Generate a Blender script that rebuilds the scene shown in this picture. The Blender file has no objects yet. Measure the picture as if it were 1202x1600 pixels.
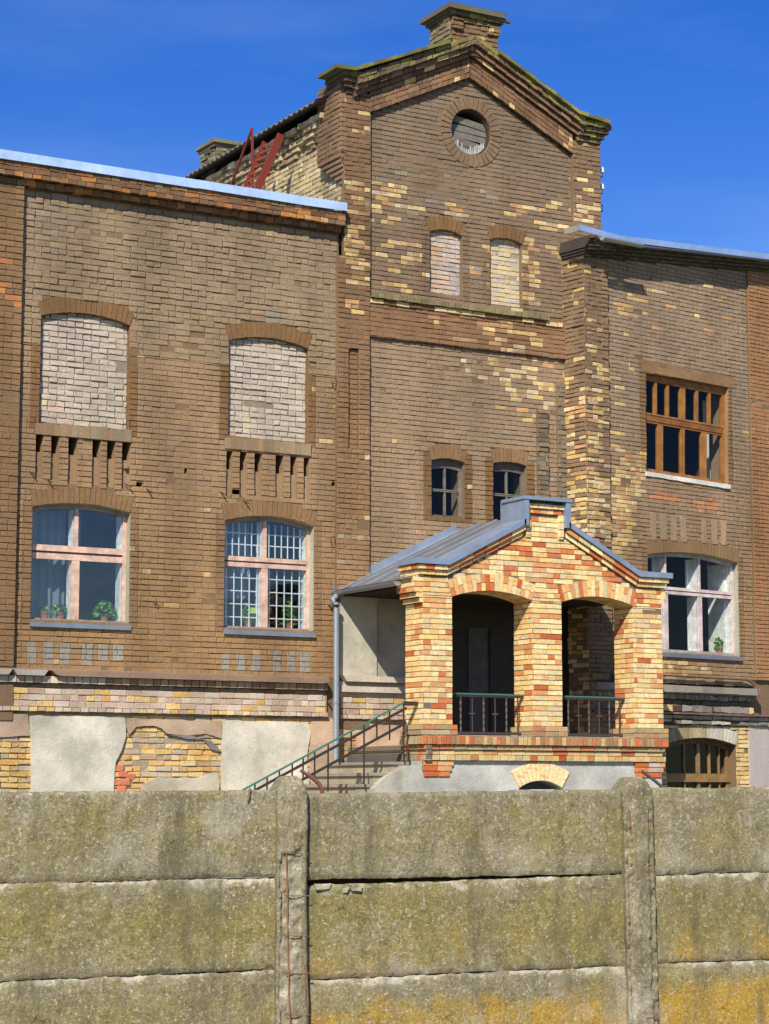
import bpy, math, random
from mathutils import Vector, noise
from mathutils.geometry import tessellate_polygon
R = math.radians
rnd = random.Random(7)
SC = bpy.context.scene
COL = SC.collection

# ------------------------------------------------------------------ camera, sky, sun, exposure
F_PX = 3350.0; BETA = R(30.0); PITCH = math.atan(437 / F_PX)
cam_d = bpy.data.cameras.new('camera'); cam = bpy.data.objects.new('camera', cam_d); COL.objects.link(cam)
cam.location = (0, 0, 1.6); cam.rotation_euler = (R(90) + PITCH, 0, -BETA)
cam_d.sensor_fit = 'HORIZONTAL'; cam_d.sensor_width = 36; cam_d.lens = 36 * F_PX / 1202
cam_d.clip_start = 0.1; cam_d.clip_end = 3000
SC.camera = cam

SUN = Vector((-0.80, -0.87, 1.02)).normalized()          # towards the sun
elev = math.asin(SUN.z); azim = math.atan2(SUN.x, SUN.y)
world = bpy.data.worlds.new('World'); SC.world = world; world.use_nodes = True
wn = world.node_tree; wn.nodes.clear()
sky = wn.nodes.new('ShaderNodeTexSky'); sky.sky_type = 'NISHITA'; sky.sun_disc = False
sky.sun_elevation = elev; sky.sun_rotation = azim
sky.air_density = 1.0; sky.dust_density = 0.4; sky.ozone_density = 2.2; sky.altitude = 300
hs = wn.nodes.new('ShaderNodeHueSaturation'); hs.inputs['Saturation'].default_value = 1.46; hs.inputs['Hue'].default_value = 0.524
bg = wn.nodes.new('ShaderNodeBackground'); bg.inputs['Strength'].default_value = 0.112
# thin high cirrus veil, mixed into the sky by direction
tc = wn.nodes.new('ShaderNodeTexCoord'); mp = wn.nodes.new('ShaderNodeMapping')
mp.inputs['Scale'].default_value = (2.2, 2.2, 11.0); mp.inputs['Rotation'].default_value = (0.25, 0.35, 0.3)
nz = wn.nodes.new('ShaderNodeTexNoise'); nz.inputs['Scale'].default_value = 1.6; nz.inputs['Detail'].default_value = 7; nz.inputs['Roughness'].default_value = 0.55
cr = wn.nodes.new('ShaderNodeMapRange'); cr.inputs['From Min'].default_value = 0.47; cr.inputs['From Max'].default_value = 0.85
cr.inputs['To Min'].default_value = 0; cr.inputs['To Max'].default_value = 0.11
mx = wn.nodes.new('ShaderNodeMixRGB'); mx.inputs['Color2'].default_value = (6.0, 7.2, 9.5, 1)
out = wn.nodes.new('ShaderNodeOutputWorld')
L = wn.links.new
L(tc.outputs['Generated'], mp.inputs['Vector']); L(mp.outputs['Vector'], nz.inputs['Vector']); L(nz.outputs['Fac'], cr.inputs['Value'])
L(sky.outputs['Color'], hs.inputs['Color']); L(hs.outputs['Color'], mx.inputs['Color1']); L(cr.outputs['Result'], mx.inputs['Fac'])
L(mx.outputs['Color'], bg.inputs['Color']); L(bg.outputs['Background'], out.inputs['Surface'])
sd = bpy.data.lights.new('sun', 'SUN'); sd.energy = 5.0; sd.angle = R(0.5); sd.color = (1.0, 0.93, 0.80)
so = bpy.data.objects.new('sun', sd); COL.objects.link(so); so.location = (-20, -20, 30)
so.rotation_euler = (-SUN).to_track_quat('-Z', 'Y').to_euler()
SC.view_settings.view_transform = 'Standard'; SC.view_settings.look = 'None'
SC.view_settings.exposure = 0.36; SC.view_settings.gamma = 1.0

# ------------------------------------------------------------------ measuring frames (wall planes of the real place)
sb, cb = math.sin(BETA), math.cos(BETA); sp, cp = math.sin(PITCH), math.cos(PITCH)
FW = Vector((sb * cp, cb * cp, sp)); RT = Vector((cb, -sb, 0)); UP = Vector((-sb * sp, -cb * sp, cp))
def ray(px, py): return FW + RT * ((px - 601) / F_PX) - UP * ((py - 800) / F_PX)
class Frame:
    """vertical plane: u runs along it, z is up, d is how far a thing stands proud of it"""
    def __init__(s, ox, oy, a):
        s.ox, s.oy, s.a = ox, oy, a; s.e = (math.cos(a), math.sin(a)); s.n = (math.sin(a), -math.cos(a))
    def P(s, u, z, d=0.0): return (s.ox + u * s.e[0] + d * s.n[0], s.oy + u * s.e[1] + d * s.n[1], z)
    def uz(s, px, py, d=0.0):
        r = ray(px, py); ox = s.ox + d * s.n[0]; oy = s.oy + d * s.n[1]
        t = (ox * s.n[0] + oy * s.n[1]) / (r.x * s.n[0] + r.y * s.n[1])
        x, y, z = r.x * t, r.y * t, r.z * t + 1.6
        return ((x - s.ox) * s.e[0] + (y - s.oy) * s.e[1], z)
    def u(s, px, py=700, d=0.0): return s.uz(px, py, d)[0]
    def z(s, px, py, d=0.0): return s.uz(px, py, d)[1]
def xplane(X, px, py):
    r = ray(px, py); t = X / r.x; return (r.y * t, r.z * t + 1.6)
M = Frame(0, 29.0, 0)
uc, zc_ = M.uz(913, 600, 0.42)
RW = Frame(uc, 29.0 - 0.42, R(9.0))
fp = ray(460, 1237); fp = fp * (12.0 / fp.dot(FW))
FE = Frame(fp.x, fp.y, R(-11.5))

# ------------------------------------------------------------------ mesh helpers
class MB:
    def __init__(s): s.v = []; s.f = []; s.c = []; s.m = []
    def add(s, vs, fs, col=(0.5, 0.5, 0.5), m=0):
        b = len(s.v); s.v += [tuple(v) for v in vs]
        for f in fs: s.f.append(tuple(b + i for i in f)); s.c.append(col); s.m.append(m)
    def build(s, name, mats, parent=None, label=None, smooth=False):
        if not isinstance(mats, (list, tuple)): mats = [mats]
        o0 = Vector(parent_loc(parent)) if parent else Vector((0, 0, 0))
        if parent is None and s.v:
            xs = [v[0] for v in s.v]; ys = [v[1] for v in s.v]; zs = [v[2] for v in s.v]
            o0 = Vector(((min(xs) + max(xs)) / 2, (min(ys) + max(ys)) / 2, min(zs)))
        me = bpy.data.meshes.new(name)
        me.from_pydata([(v[0] - o0.x, v[1] - o0.y, v[2] - o0.z) for v in s.v], [], s.f)
        at = me.color_attributes.new('Col', 'FLOAT_COLOR', 'CORNER')
        buf = []
        for f, c in zip(s.f, s.c):
            for k, _ in enumerate(f):
                cc = c[k] if isinstance(c[0], (tuple, list)) else c
                buf += [cc[0], cc[1], cc[2], 1.0]
        at.data.foreach_set('color', buf)
        for m in mats: me.materials.append(m)
        me.polygons.foreach_set('material_index', s.m)
        if smooth: me.polygons.foreach_set('use_smooth', [True] * len(s.f))
        me.update()
        o = bpy.data.objects.new(name, me); COL.objects.link(o)
        if parent: o.parent = parent
        else: o.location = o0
        if label: o['label'] = label
        return o
def parent_loc(p):
    l = Vector((0, 0, 0))
    while p: l += p.location; p = p.parent
    return l
def thing(name, label, cat, loc, group=None):
    o = bpy.data.objects.new(name, None); COL.objects.link(o); o.location = loc; o.empty_display_size = 0.2
    o['label'] = label; o['category'] = cat
    if group: o['group'] = group
    return o
def tag(o, label, cat, group=None):
    o['label'] = label; o['category'] = cat
    if group: o['group'] = group
    return o
BOXF = [(0, 3, 2, 1), (4, 5, 6, 7), (0, 1, 5, 4), (1, 2, 6, 5), (2, 3, 7, 6), (3, 0, 4, 7)]
def box(mb, fr, u0, u1, z0, z1, d0, d1, col, m=0, j=0.0):
    q = lambda: rnd.uniform(-j, j) if j else 0
    vs = [fr.P(u + q(), z + q(), d + q()) for d in (d1, d0) for (u, z) in ((u0, z0), (u1, z0), (u1, z1), (u0, z1))]
    mb.add(vs, [(0, 1, 2, 3), (5, 4, 7, 6), (4, 0, 3, 7), (1, 5, 6, 2), (3, 2, 6, 7), (4, 5, 1, 0)], col, m)
def prism(mb, fr, poly, d0, d1, col, m=0):
    n = len(poly)
    mb.add([fr.P(u, z, d1) for u, z in poly], [tuple(range(n))], col, m)
    mb.add([fr.P(u, z, d0) for u, z in poly], [tuple(reversed(range(n)))], col, m)
    for i in range(n):
        a, b = poly[i], poly[(i + 1) % n]
        mb.add([fr.P(*a, d1), fr.P(*a, d0), fr.P(*b, d0), fr.P(*b, d1)], [(0, 1, 2, 3)], col, m)
def slab(mb, fr, outer, holes, d0, d1, col, m=0, sidecol=None):
    """solid wall piece with holes cut right through it"""
    polys = [[Vector((u, z, 0)) for u, z in outer]] + [[Vector((u, z, 0)) for u, z in h] for h in holes]
    flat = [p for pl in polys for p in pl]
    tri = tessellate_polygon(polys)
    for d, fl in ((d1, False), (d0, True)):
        mb.add([fr.P(p.x, p.y, d) for p in flat], [tuple(t if not fl else reversed(t)) for t in tri], col, m)
    for k, pl in enumerate(polys):
        n = len(pl)
        for i in range(n):
            a, b = pl[i], pl[(i + 1) % n]
            c = sidecol[k - 1] if (sidecol and k > 0 and sidecol[k - 1]) else col
            mb.add([fr.P(a.x, a.y, d1), fr.P(a.x, a.y, d0), fr.P(b.x, b.y, d0), fr.P(b.x, b.y, d1)], [(0, 1, 2, 3)], c, m)
def brickq(mb, fr, q, d0, d1, col, ch=0.005, j=0.0, m=0):
    """one brick: quad q (u,z corners, anticlockwise) with a chamfered face"""
    cu = sum(p[0] for p in q) / 4; cz = sum(p[1] for p in q) / 4
    out_ = [(p[0] + rnd.uniform(-j, j), p[1] + rnd.uniform(-j, j)) for p in q]
    dd = d1 + rnd.uniform(-j, j) * 0.9
    inn = []
    for p in out_:
        du, dz = p[0] - cu, p[1] - cz
        inn.append((p[0] - math.copysign(min(ch, abs(du)), du), p[1] - math.copysign(min(ch, abs(dz)), dz)))
    t = [rnd.uniform(-j, j) * 0.5 for _ in range(4)]
    vs = [fr.P(*inn[i], dd + t[i]) for i in range(4)] + [fr.P(*out_[i], dd - ch * 1.2) for i in range(4)] + [fr.P(*out_[i], d0) for i in range(4)]
    fs = [(0, 1, 2, 3)] + [(4 + i, 4 + (i + 1) % 4, (i + 1) % 4, i) for i in range(4)] + [(8 + i, 8 + (i + 1) % 4, 4 + (i + 1) % 4, 4 + i) for i in range(4)]
    if isinstance(col, dict):
        pa, ye, t0 = col['p'], col['y'], col['t']
        mixv = lambda: lerp(pa, ye, max(0, min(1, t0 + rnd.uniform(-.45, .45))))
        mb.add(vs, fs[:1], [mixv() for _ in range(4)], m); avg = lerp(pa, ye, t0); b0 = len(mb.v) - 12
        for f in fs[1:]: mb.f.append(tuple(b0 + i for i in f)); mb.c.append(avg); mb.m.append(m)
    else: mb.add(vs, fs, col, m)
def lerp(a, b_, t):
    t = max(0, min(1, t)); return tuple(a[i] + (b_[i] - a[i]) * t for i in range(3))
def spans(polys, z):
    xs = []
    for pl in polys:
        n = len(pl)
        for i in range(n):
            (u0, z0), (u1, z1) = pl[i], pl[(i + 1) % n]
            if (z0 <= z) != (z1 <= z): xs.append(u0 + (u1 - u0) * (z - z0) / (z1 - z0))
    xs.sort(); return [(xs[i], xs[i + 1]) for i in range(0, len(xs) - 1, 2)]
def coursed(mb, fr, outer, holes, d, colf, ch=0.08, Ln=0.24, gap=0.010, rel=0.012, j=0.003, ph=0.0, cut=None, bond='cross', m=0, cham=0.005, vg=0.6, breaks=()):
    z0 = min(p[1] for p in outer); z1 = max(p[1] for p in outer); k = math.floor((z0 - ph) / ch)
    while ph + k * ch < z1 - 0.02:
        za = max(ph + k * ch, z0); zb = min(ph + (k + 1) * ch, z1); zm = (za + zb) / 2
        if zb - za > 0.025:
            head = (k % 2 == 1) if bond == 'cross' else (k % 4 == 3)
            hr = random.Random(k * 7919 + int(d * 1000) + int(outer[0][0] * 13))
            off = hr.uniform(-0.01, 0.01) + (0 if k % 4 < 2 else 0.5 * Ln)
            wob = 0.0
            for a, b in spans([outer] + holes, zm):
                if b - a < 0.03: continue
                step = Ln / 2 if head else Ln
                x = math.floor((a - off) / step) * step + off
                if x + step - a < 0.04: x += step; x0 = a
                else: x0 = a
                while x0 < b - 1e-4:
                    st = step
                    if head and hr.random() < 0.12: st = Ln
                    x = x + st if x <= x0 else x
                    x1 = min(x + hr.uniform(-0.008, 0.008), b)
                    if b - x1 < 0.045: x1 = b
                    for (bu, bz0, bz1) in breaks:
                        if bz0 < zm < bz1 and x0 + .02 < bu < x1: x1 = bu
                    if x1 <= x0 + 0.01: x += st; continue
                    c = colf((x0 + x1) / 2, zm)
                    if c is not None and not (cut and cut((x0 + x1) / 2, zm)):
                        g = gap / 2; gv = g * vg; ww = 0.0015 * math.sin(x0 * 3.1 + k)
                        rf = max(.35, 1.0 + 1.1 * noise.noise(Vector((x0 * 1.3, zm * 1.9, 5.5)))) 
                        brickq(mb, fr, [(x0 + gv, za + g + ww), (x1 - gv, za + g + ww), (x1 - gv, zb - g + ww), (x0 + gv, zb - g + ww)], d, d + rel * rf + hr.uniform(-0.45, 0.45) * rel, c, ch=cham, j=j, m=m)
                    x0 = x1
                    if x1 < x - .02: x -= st
        k += 1
def slant(mb, fr, a, b, th, d0, d1, colf, Ln=0.24, j=0.003, gap=0.01, rel=0.01, n=1, core=None, below=True):
    """a band of n raked brick courses hung below the line a-b, mitred upright at both ends"""
    length = math.hypot(b[0] - a[0], b[1] - a[1]); ux = (b[0] - a[0]) / length; uz_ = (b[1] - a[1]) / length
    vth = th / max(abs(ux), 0.2)
    if core: prism(mb, fr, [(a[0], a[1] - n * vth), (b[0], b[1] - n * vth), b, a], d0, d1, core)
    for k in range(n):
        s = -rnd.uniform(0, Ln) if n > 1 else 0
        while s < length:
            e = s + (Ln if k % 2 == 0 else Ln / 2); s0 = max(s, 0); e0 = min(e, length)
            if e0 - s0 > 0.03:
                top = lambda t, q: (a[0] + ux * t, a[1] + uz_ * t - q)
                q0 = k * vth + gap / 2; q1 = (k + 1) * vth - gap / 2
                p = [top(s0 + gap / 2, q1), top(e0 - gap / 2, q1), top(e0 - gap / 2, q0), top(s0 + gap / 2, q0)]
                um = (p[0][0] + p[1][0]) / 2; zm = (p[0][1] + p[2][1]) / 2
                brickq(mb, fr, p, d1 - 0.05, d1 + rel, colf(um, zm), j=j)
            s = e
def rowband(mb, fr, u0, u1, z0, z1, d0, d1, colf, Ln=0.12, j=0.003, gap=0.01, rel=0.01, core=(0.08, 0.06, 0.045), sol=True, ch=0.004):
    """one course of bricks standing proud: core plus bricks on the face"""
    if sol: box(mb, fr, u0 + 0.004, u1 - 0.004, z0 + 0.004, z1 - 0.004, d0, d1, core)
    x = u0
    while x < u1 - 0.02:
        e = min(x + Ln + rnd.uniform(-0.006, 0.006), u1)
        if u1 - e < 0.04: e = u1
        brickq(mb, fr, [(x + gap / 2, z0 + gap / 3), (e - gap / 2, z0 + gap / 3), (e - gap / 2, z1 - gap / 3), (x + gap / 2, z1 - gap / 3)], d0, d1 + rel, colf((x + e) / 2, (z0 + z1) / 2), j=j, ch=ch)
        x = e
def bar(mb, p0, p1, w, h, col, up=(0, 0, 1), m=0):
    p0, p1 = Vector(p0), Vector(p1); t = (p1 - p0).normalized(); upv = Vector(up)
    if abs(t.dot(upv)) > 0.95: upv = Vector((1, 0, 0))
    s = t.cross(upv).normalized(); v = s.cross(t).normalized(); s = s * w / 2; v = v * h / 2
    vs = [p + a * s + b * v for p in (p0, p1) for a, b in ((-1, -1), (1, -1), (1, 1), (-1, 1))]
    mb.add(vs, BOXF, col, m)
def tube(mb, pts, r, col, n=8, m=0, caps=True):
    pts = [Vector(p) for p in pts]; rings = []
    for i, p in enumerate(pts):
        t = ((pts[min(i + 1, len(pts) - 1)] - p).normalized() + (p - pts[max(i - 1, 0)]).normalized()).normalized()
        a = t.cross(Vector((0.13, 0.21, 1))).normalized() if abs(t.z) < 0.9 else t.cross(Vector((1, 0.1, 0))).normalized()
        b = t.cross(a).normalized(); rr = r[i] if isinstance(r, (list, tuple)) else r
        rings.append([p + (a * math.cos(2 * math.pi * k / n) + b * math.sin(2 * math.pi * k / n)) * rr for k in range(n)])
    vs = [v for rg in rings for v in rg]; fs = []
    for i in range(len(pts) - 1):
        for k in range(n): fs.append((i * n + k, i * n + (k + 1) % n, (i + 1) * n + (k + 1) % n, (i + 1) * n + k))
    if caps: fs += [tuple(range(n)), tuple(range((len(pts) - 1) * n, len(pts) * n))]
    mb.add(vs, fs, col, m)

# ------------------------------------------------------------------ materials
def newmat(name):
    m = bpy.data.materials.new(name); m.use_nodes = True; nt = m.node_tree
    return m, nt, nt.nodes['Principled BSDF']
def vmat(name, rough=0.9, amp=0.18, scale=18, bump=0.25, bscale=120, bdist=0.004, big=0.0, bigscale=0.7, metal=0.0, spec=0.25, streak=None):
    """colour comes from the mesh's own paint attribute, varied by noise laid on the object"""
    m, nt, b = newmat(name); N = nt.nodes.new; K = nt.links.new
    at = N('ShaderNodeVertexColor'); at.layer_name = 'Col'
    tcn = N('ShaderNodeTexCoord')
    n1 = N('ShaderNodeTexNoise'); n1.inputs['Scale'].default_value = scale; n1.inputs['Detail'].default_value = 6; n1.inputs['Roughness'].default_value = 0.7
    K(tcn.outputs['Object'], n1.inputs['Vector'])
    mr = N('ShaderNodeMapRange'); mr.inputs['From Min'].default_value = 0.25; mr.inputs['From Max'].default_value = 0.75
    mr.inputs['To Min'].default_value = 1 - amp; mr.inputs['To Max'].default_value = 1 + amp; K(n1.outputs['Fac'], mr.inputs['Value'])
    mul = N('ShaderNodeVectorMath'); mul.operation = 'SCALE'; K(at.outputs['Color'], mul.inputs[0]); K(mr.outputs['Result'], mul.inputs['Scale'])
    last = mul.outputs['Vector']
    if big:
        n2 = N('ShaderNodeTexNoise'); n2.inputs['Scale'].default_value = bigscale; n2.inputs['Detail'].default_value = 5
        if streak:
            mpn = N('ShaderNodeMapping'); mpn.inputs['Scale'].default_value = streak; K(tcn.outputs['Object'], mpn.inputs['Vector']); K(mpn.outputs['Vector'], n2.inputs['Vector'])
        else: K(tcn.outputs['Object'], n2.inputs['Vector'])
        m2 = N('ShaderNodeMapRange'); m2.inputs['From Min'].default_value = 0.3; m2.inputs['From Max'].default_value = 0.7
        m2.inputs['To Min'].default_value = 1 - big; m2.inputs['To Max'].default_value = 1 + big * 0.6; K(n2.outputs['Fac'], m2.inputs['Value'])
        mu2 = N('ShaderNodeVectorMath'); mu2.operation = 'SCALE'; K(last, mu2.inputs[0]); K(m2.outputs['Result'], mu2.inputs['Scale']); last = mu2.outputs['Vector']
    K(last, b.inputs['Base Color'])
    b.inputs['Roughness'].default_value = rough; b.inputs['Metallic'].default_value = metal; b.inputs['Specular IOR Level'].default_value = spec
    if bump:
        n3 = N('ShaderNodeTexNoise'); n3.inputs['Scale'].default_value = bscale; n3.inputs['Detail'].default_value = 4
        K(tcn.outputs['Object'], n3.inputs['Vector'])
        bp = N('ShaderNodeBump'); bp.inputs['Strength'].default_value = bump; bp.inputs['Distance'].default_value = bdist
        K(n3.outputs['Fac'], bp.inputs['Height']); K(bp.outputs['Normal'], b.inputs['Normal'])
    return m
BRICK = vmat('painted_brick', 0.85, 0.26, 30, 0.9, 45, 0.008, big=0.22, bigscale=1.0, streak=(1.7, 1.7, .45))
PLAST = vmat('plaster', 0.92, 0.16, 9, 0.7, 30, 0.010, big=0.34, bigscale=1.6)
METAL = vmat('sheet_metal', 0.45, 0.16, 7, 0.5, 2.5, 0.03, big=0.16, bigscale=1.5, metal=0.25, spec=0.5)
ZINC = vmat('zinc', 0.38, 0.08, 12, 0.1, 6, 0.006, metal=0.6, spec=0.5)
IRON = vmat('painted_iron', 0.55, 0.2, 30, 0.3, 80, 0.002, spec=0.4)
RUST = vmat('rusty_iron', 0.9, 0.3, 60, 0.6, 120, 0.003)
WOODM = vmat('window_wood', 0.6, 0.26, 22, 0.5, 50, 0.003, big=0.32, bigscale=6, spec=0.35)
CLOTH = vmat('cloth', 0.95, 0.1, 20, 0.2, 90, 0.002)
INNER = vmat('room_plaster', 0.9, 0.1, 3, 0)
LEAF = vmat('leaf', 0.6, 0.25, 30, 0)
PAPER = vmat('paper', 0.8, 0.05, 10, 0)
STONE = vmat('step_stone', 0.9, 0.2, 10, 0.6, 40, 0.01, big=0.2, bigscale=2)
# porch brick: flamed two-tone clay
PBRICK, nt, b = newmat('flamed_brick'); N = nt.nodes.new; K = nt.links.new
at = N('ShaderNodeVertexColor'); at.layer_name = 'Col'; tcn = N('ShaderNodeTexCoord')
mpn = N('ShaderNodeMapping'); mpn.inputs['Rotation'].default_value = (0.0, 0.9, 0.0); mpn.inputs['Scale'].default_value = (2.0, 2.0, 7.0); K(tcn.outputs['Object'], mpn.inputs['Vector'])
n1 = N('ShaderNodeTexNoise'); n1.inputs['Scale'].default_value = 3.2; n1.inputs['Detail'].default_value = 3; n1.inputs['Distortion'].default_value = 0.6; K(mpn.outputs['Vector'], n1.inputs['Vector'])
mr = N('ShaderNodeMapRange'); mr.inputs['From Min'].default_value = 0.56; mr.inputs['From Max'].default_value = 0.66; mr.inputs['To Max'].default_value = 0.5; K(n1.outputs['Fac'], mr.inputs['Value'])
mix = N('ShaderNodeMixRGB'); mix.inputs['Color2'].default_value = (0.62, 0.22, 0.07, 1)
sepc = N('ShaderNodeSeparateColor'); K(at.outputs['Color'], sepc.inputs['Color'])
mg = N('ShaderNodeMath'); mg.operation = 'GREATER_THAN'; mg.inputs[1].default_value = 0.14; K(sepc.outputs['Green'], mg.inputs[0])
mg2 = N('ShaderNodeMath'); mg2.operation = 'MULTIPLY'; K(mg.outputs[0], mg2.inputs[0]); K(mr.outputs['Result'], mg2.inputs[1])
K(mg2.outputs[0], mix.inputs['Fac']); K(at.outputs['Color'], mix.inputs['Color1'])
n2 = N('ShaderNodeTexNoise'); n2.inputs['Scale'].default_value = 22; n2.inputs['Detail'].default_value = 5; K(tcn.outputs['Object'], n2.inputs['Vector'])
mr2 = N('ShaderNodeMapRange'); mr2.inputs['From Min'].default_value = 0.3; mr2.inputs['From Max'].default_value = 0.7; mr2.inputs['To Min'].default_value = 0.82; mr2.inputs['To Max'].default_value = 1.12; K(n2.outputs['Fac'], mr2.inputs['Value'])
sc_ = N('ShaderNodeVectorMath'); sc_.operation = 'SCALE'; K(mix.outputs['Color'], sc_.inputs[0]); K(mr2.outputs['Result'], sc_.inputs['Scale']); K(sc_.outputs['Vector'], b.inputs['Base Color'])
b.inputs['Roughness'].default_value = 0.75; b.inputs['Specular IOR Level'].default_value = 0.3
bp = N('ShaderNodeBump'); bp.inputs['Strength'].default_value = 0.3; bp.inputs['Distance'].default_value = 0.003; K(n2.outputs['Fac'], bp.inputs['Height']); K(bp.outputs['Normal'], b.inputs['Normal'])
# window glass: thin pane, lets light through and mirrors the sky
GLASS = bpy.data.materials.new('glass'); GLASS.use_nodes = True; nt = GLASS.node_tree; nt.nodes.clear(); N = nt.nodes.new; K = nt.links.new
go = N('ShaderNodeOutputMaterial'); tr = N('ShaderNodeBsdfTransparent'); tr.inputs['Color'].default_value = (0.80, 0.86, 0.90, 1)
gl = N('ShaderNodeBsdfGlossy'); gl.inputs['Roughness'].default_value = 0.02; gl.inputs['Color'].default_value = (0.9, 0.95, 1, 1)
fr_ = N('ShaderNodeLayerWeight'); fr_.inputs['Blend'].default_value = 0.5; fp_ = N('ShaderNodeMath'); fp_.operation = 'POWER'; fp_.inputs[1].default_value = 4.0; K(fr_.outputs['Facing'], fp_.inputs[0])
tcg = N('ShaderNodeTexCoord'); ng = N('ShaderNodeTexNoise'); ng.inputs['Scale'].default_value = 1.7; ng.inputs['Detail'].default_value = 2; K(tcg.outputs['Object'], ng.inputs['Vector'])
bg_ = N('ShaderNodeBump'); bg_.inputs['Strength'].default_value = 0.25; bg_.inputs['Distance'].default_value = 0.02; K(ng.outputs['Fac'], bg_.inputs['Height']); K(bg_.outputs['Normal'], gl.inputs['Normal'])
mm = N('ShaderNodeMath'); mm.operation = 'MULTIPLY_ADD'; mm.inputs[1].default_value = 0.6; mm.inputs[2].default_value = 0.10; K(fp_.outputs[0], mm.inputs[0])
ms = N('ShaderNodeMixShader'); K(mm.outputs[0], ms.inputs[0]); K(tr.outputs[0], ms.inputs[1]); K(gl.outputs[0], ms.inputs[2]); K(ms.outputs[0], go.inputs['Surface'])
GLASSD = GLASS.copy(); GLASSD.name = 'dim_reflection_glass'  # weaker mirror: a darker reflection is set in the shader for these panes
for n_ in GLASSD.node_tree.nodes:
    if n_.type == 'MATH' and n_.operation == 'MULTIPLY_ADD': n_.inputs[2].default_value = 0.02; n_.inputs[1].default_value = .3
    if n_.type == 'BSDF_TRANSPARENT': n_.inputs['Color'].default_value = (0.82, 0.85, 0.86, 1)
# lichen-covered concrete: Col.r = pale chipped weight, Col.g = orange weight, Col.b = green weight
CONC, nt, b = newmat('lichen_concrete'); N = nt.nodes.new; K = nt.links.new
at = N('ShaderNodeVertexColor'); at.layer_name = 'Col'; tcn = N('ShaderNodeTexCoord'); sep = N('ShaderNodeSeparateColor'); K(at.outputs['Color'], sep.inputs['Color'])
def tn(scale, det=6, rough=0.65, vec=None, dist=0):
    n = N('ShaderNodeTexNoise'); n.inputs['Scale'].default_value = scale; n.inputs['Detail'].default_value = det; n.inputs['Roughness'].default_value = rough; n.inputs['Distortion'].default_value = dist
    K(vec or tcn.outputs['Object'], n.inputs['Vector']); return n.outputs['Fac']
def rng(src, a, b_, c=0.0, d=1.0):
    m = N('ShaderNodeMapRange'); m.inputs['From Min'].default_value = a; m.inputs['From Max'].default_value = b_; m.inputs['To Min'].default_value = c; m.inputs['To Max'].default_value = d
    K(src, m.inputs['Value']); return m.outputs['Result']
def mixc(fac, c1, c2):
    m = N('ShaderNodeMixRGB'); K(fac, m.inputs['Fac'])
    for s_, c in (('Color1', c1), ('Color2', c2)):
        if isinstance(c, tuple): m.inputs[s_].default_value = (*c, 1)
        else: K(c, m.inputs[s_])
    return m.outputs['Color']
def mth(op, a, b_):
    m = N('ShaderNodeMath'); m.operation = op
    for i, x in enumerate((a, b_)):
        if isinstance(x, (int, float)): m.inputs[i].default_value = x
        else: K(x, m.inputs[i])
    return m.outputs[0]
c = mixc(rng(tn(5), 0.35, 0.7), (0.20, 0.165, 0.10), (0.37, 0.325, 0.22))
gfac = mth('MULTIPLY', rng(mth('ADD', tn(2.6, 8, 0.7), mth('MULTIPLY', sep.outputs['Blue'], 0.30)), 0.52, 0.74), 0.78)
c = mixc(gfac, c, (0.265, 0.215, 0.05))
c = mixc(mth('MULTIPLY', rng(mth('ADD', tn(16, 6, 0.8), mth('MULTIPLY', sep.outputs['Blue'], 0.08)), 0.54, 0.64), 0.62), c, (0.13, 0.12, 0.035))
ofac = rng(mth('ADD', tn(4.0, 7, 0.7), mth('MULTIPLY', sep.outputs['Green'], 0.48)), 0.70, 0.92)
c = mixc(mth('MULTIPLY', ofac, 0.9), c, (0.44, 0.26, 0.03))
c = mixc(rng(mth('ADD', tn(30, 6, 0.8), mth('MULTIPLY', sep.outputs['Red'], 0.42)), 0.72, 0.86), c, (0.50, 0.46, 0.355))
c = mixc(mth('MULTIPLY', rng(tn(60, 6, 0.9), 0.50, 0.58), 0.78), c, (0.085, 0.08, 0.045))
c = mixc(mth('MULTIPLY', rng(tn(48, 5, 0.9), 0.56, 0.62), 0.85), c, (0.62, 0.57, 0.43))
mps = N('ShaderNodeMapping'); mps.inputs['Scale'].default_value = (9, 9, 0.8); K(tcn.outputs['Object'], mps.inputs['Vector'])
c = mixc(mth('MULTIPLY', rng(tn(1.0, 5, 0.7, mps.outputs['Vector']), 0.5, 0.72), 0.5), c, (0.15, 0.13, 0.07))
c = mixc(mth('MULTIPLY', rng(tn(1.5, 8, 0.72), 0.52, 0.68), 0.6), c, (0.47, 0.43, 0.34))
mpv = N('ShaderNodeMapping'); mpv.inputs['Scale'].default_value = (5, 5, 0.9); mpv.inputs['Location'].default_value = (3, 1, 0); K(tcn.outputs['Object'], mpv.inputs['Vector'])
c = mixc(mth('MULTIPLY', rng(tn(1.0, 8, 0.78, mpv.outputs['Vector']), 0.50, 0.64), 0.6), c, (0.10, 0.088, 0.05))
vor = N('ShaderNodeTexVoronoi'); vor.feature = 'DISTANCE_TO_EDGE'; vor.inputs['Scale'].default_value = 1.7
wv = N('ShaderNodeVectorMath'); wv.operation = 'ADD'; nzv = N('ShaderNodeTexNoise'); nzv.inputs['Scale'].default_value = 6; nzv.inputs['Detail'].default_value = 6; K(tcn.outputs['Object'], nzv.inputs['Vector'])
sv = N('ShaderNodeVectorMath'); sv.operation = 'SCALE'; sv.inputs['Scale'].default_value = .35; K(nzv.outputs['Color'], sv.inputs[0]); K(tcn.outputs['Object'], wv.inputs[0]); K(sv.outputs['Vector'], wv.inputs[1]); K(wv.outputs['Vector'], vor.inputs['Vector'])
crk = mth('MULTIPLY', rng(vor.outputs['Distance'], 0.0, 0.006, 1, 0), rng(tn(1.3, 3), 0.5, 0.56))
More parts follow.
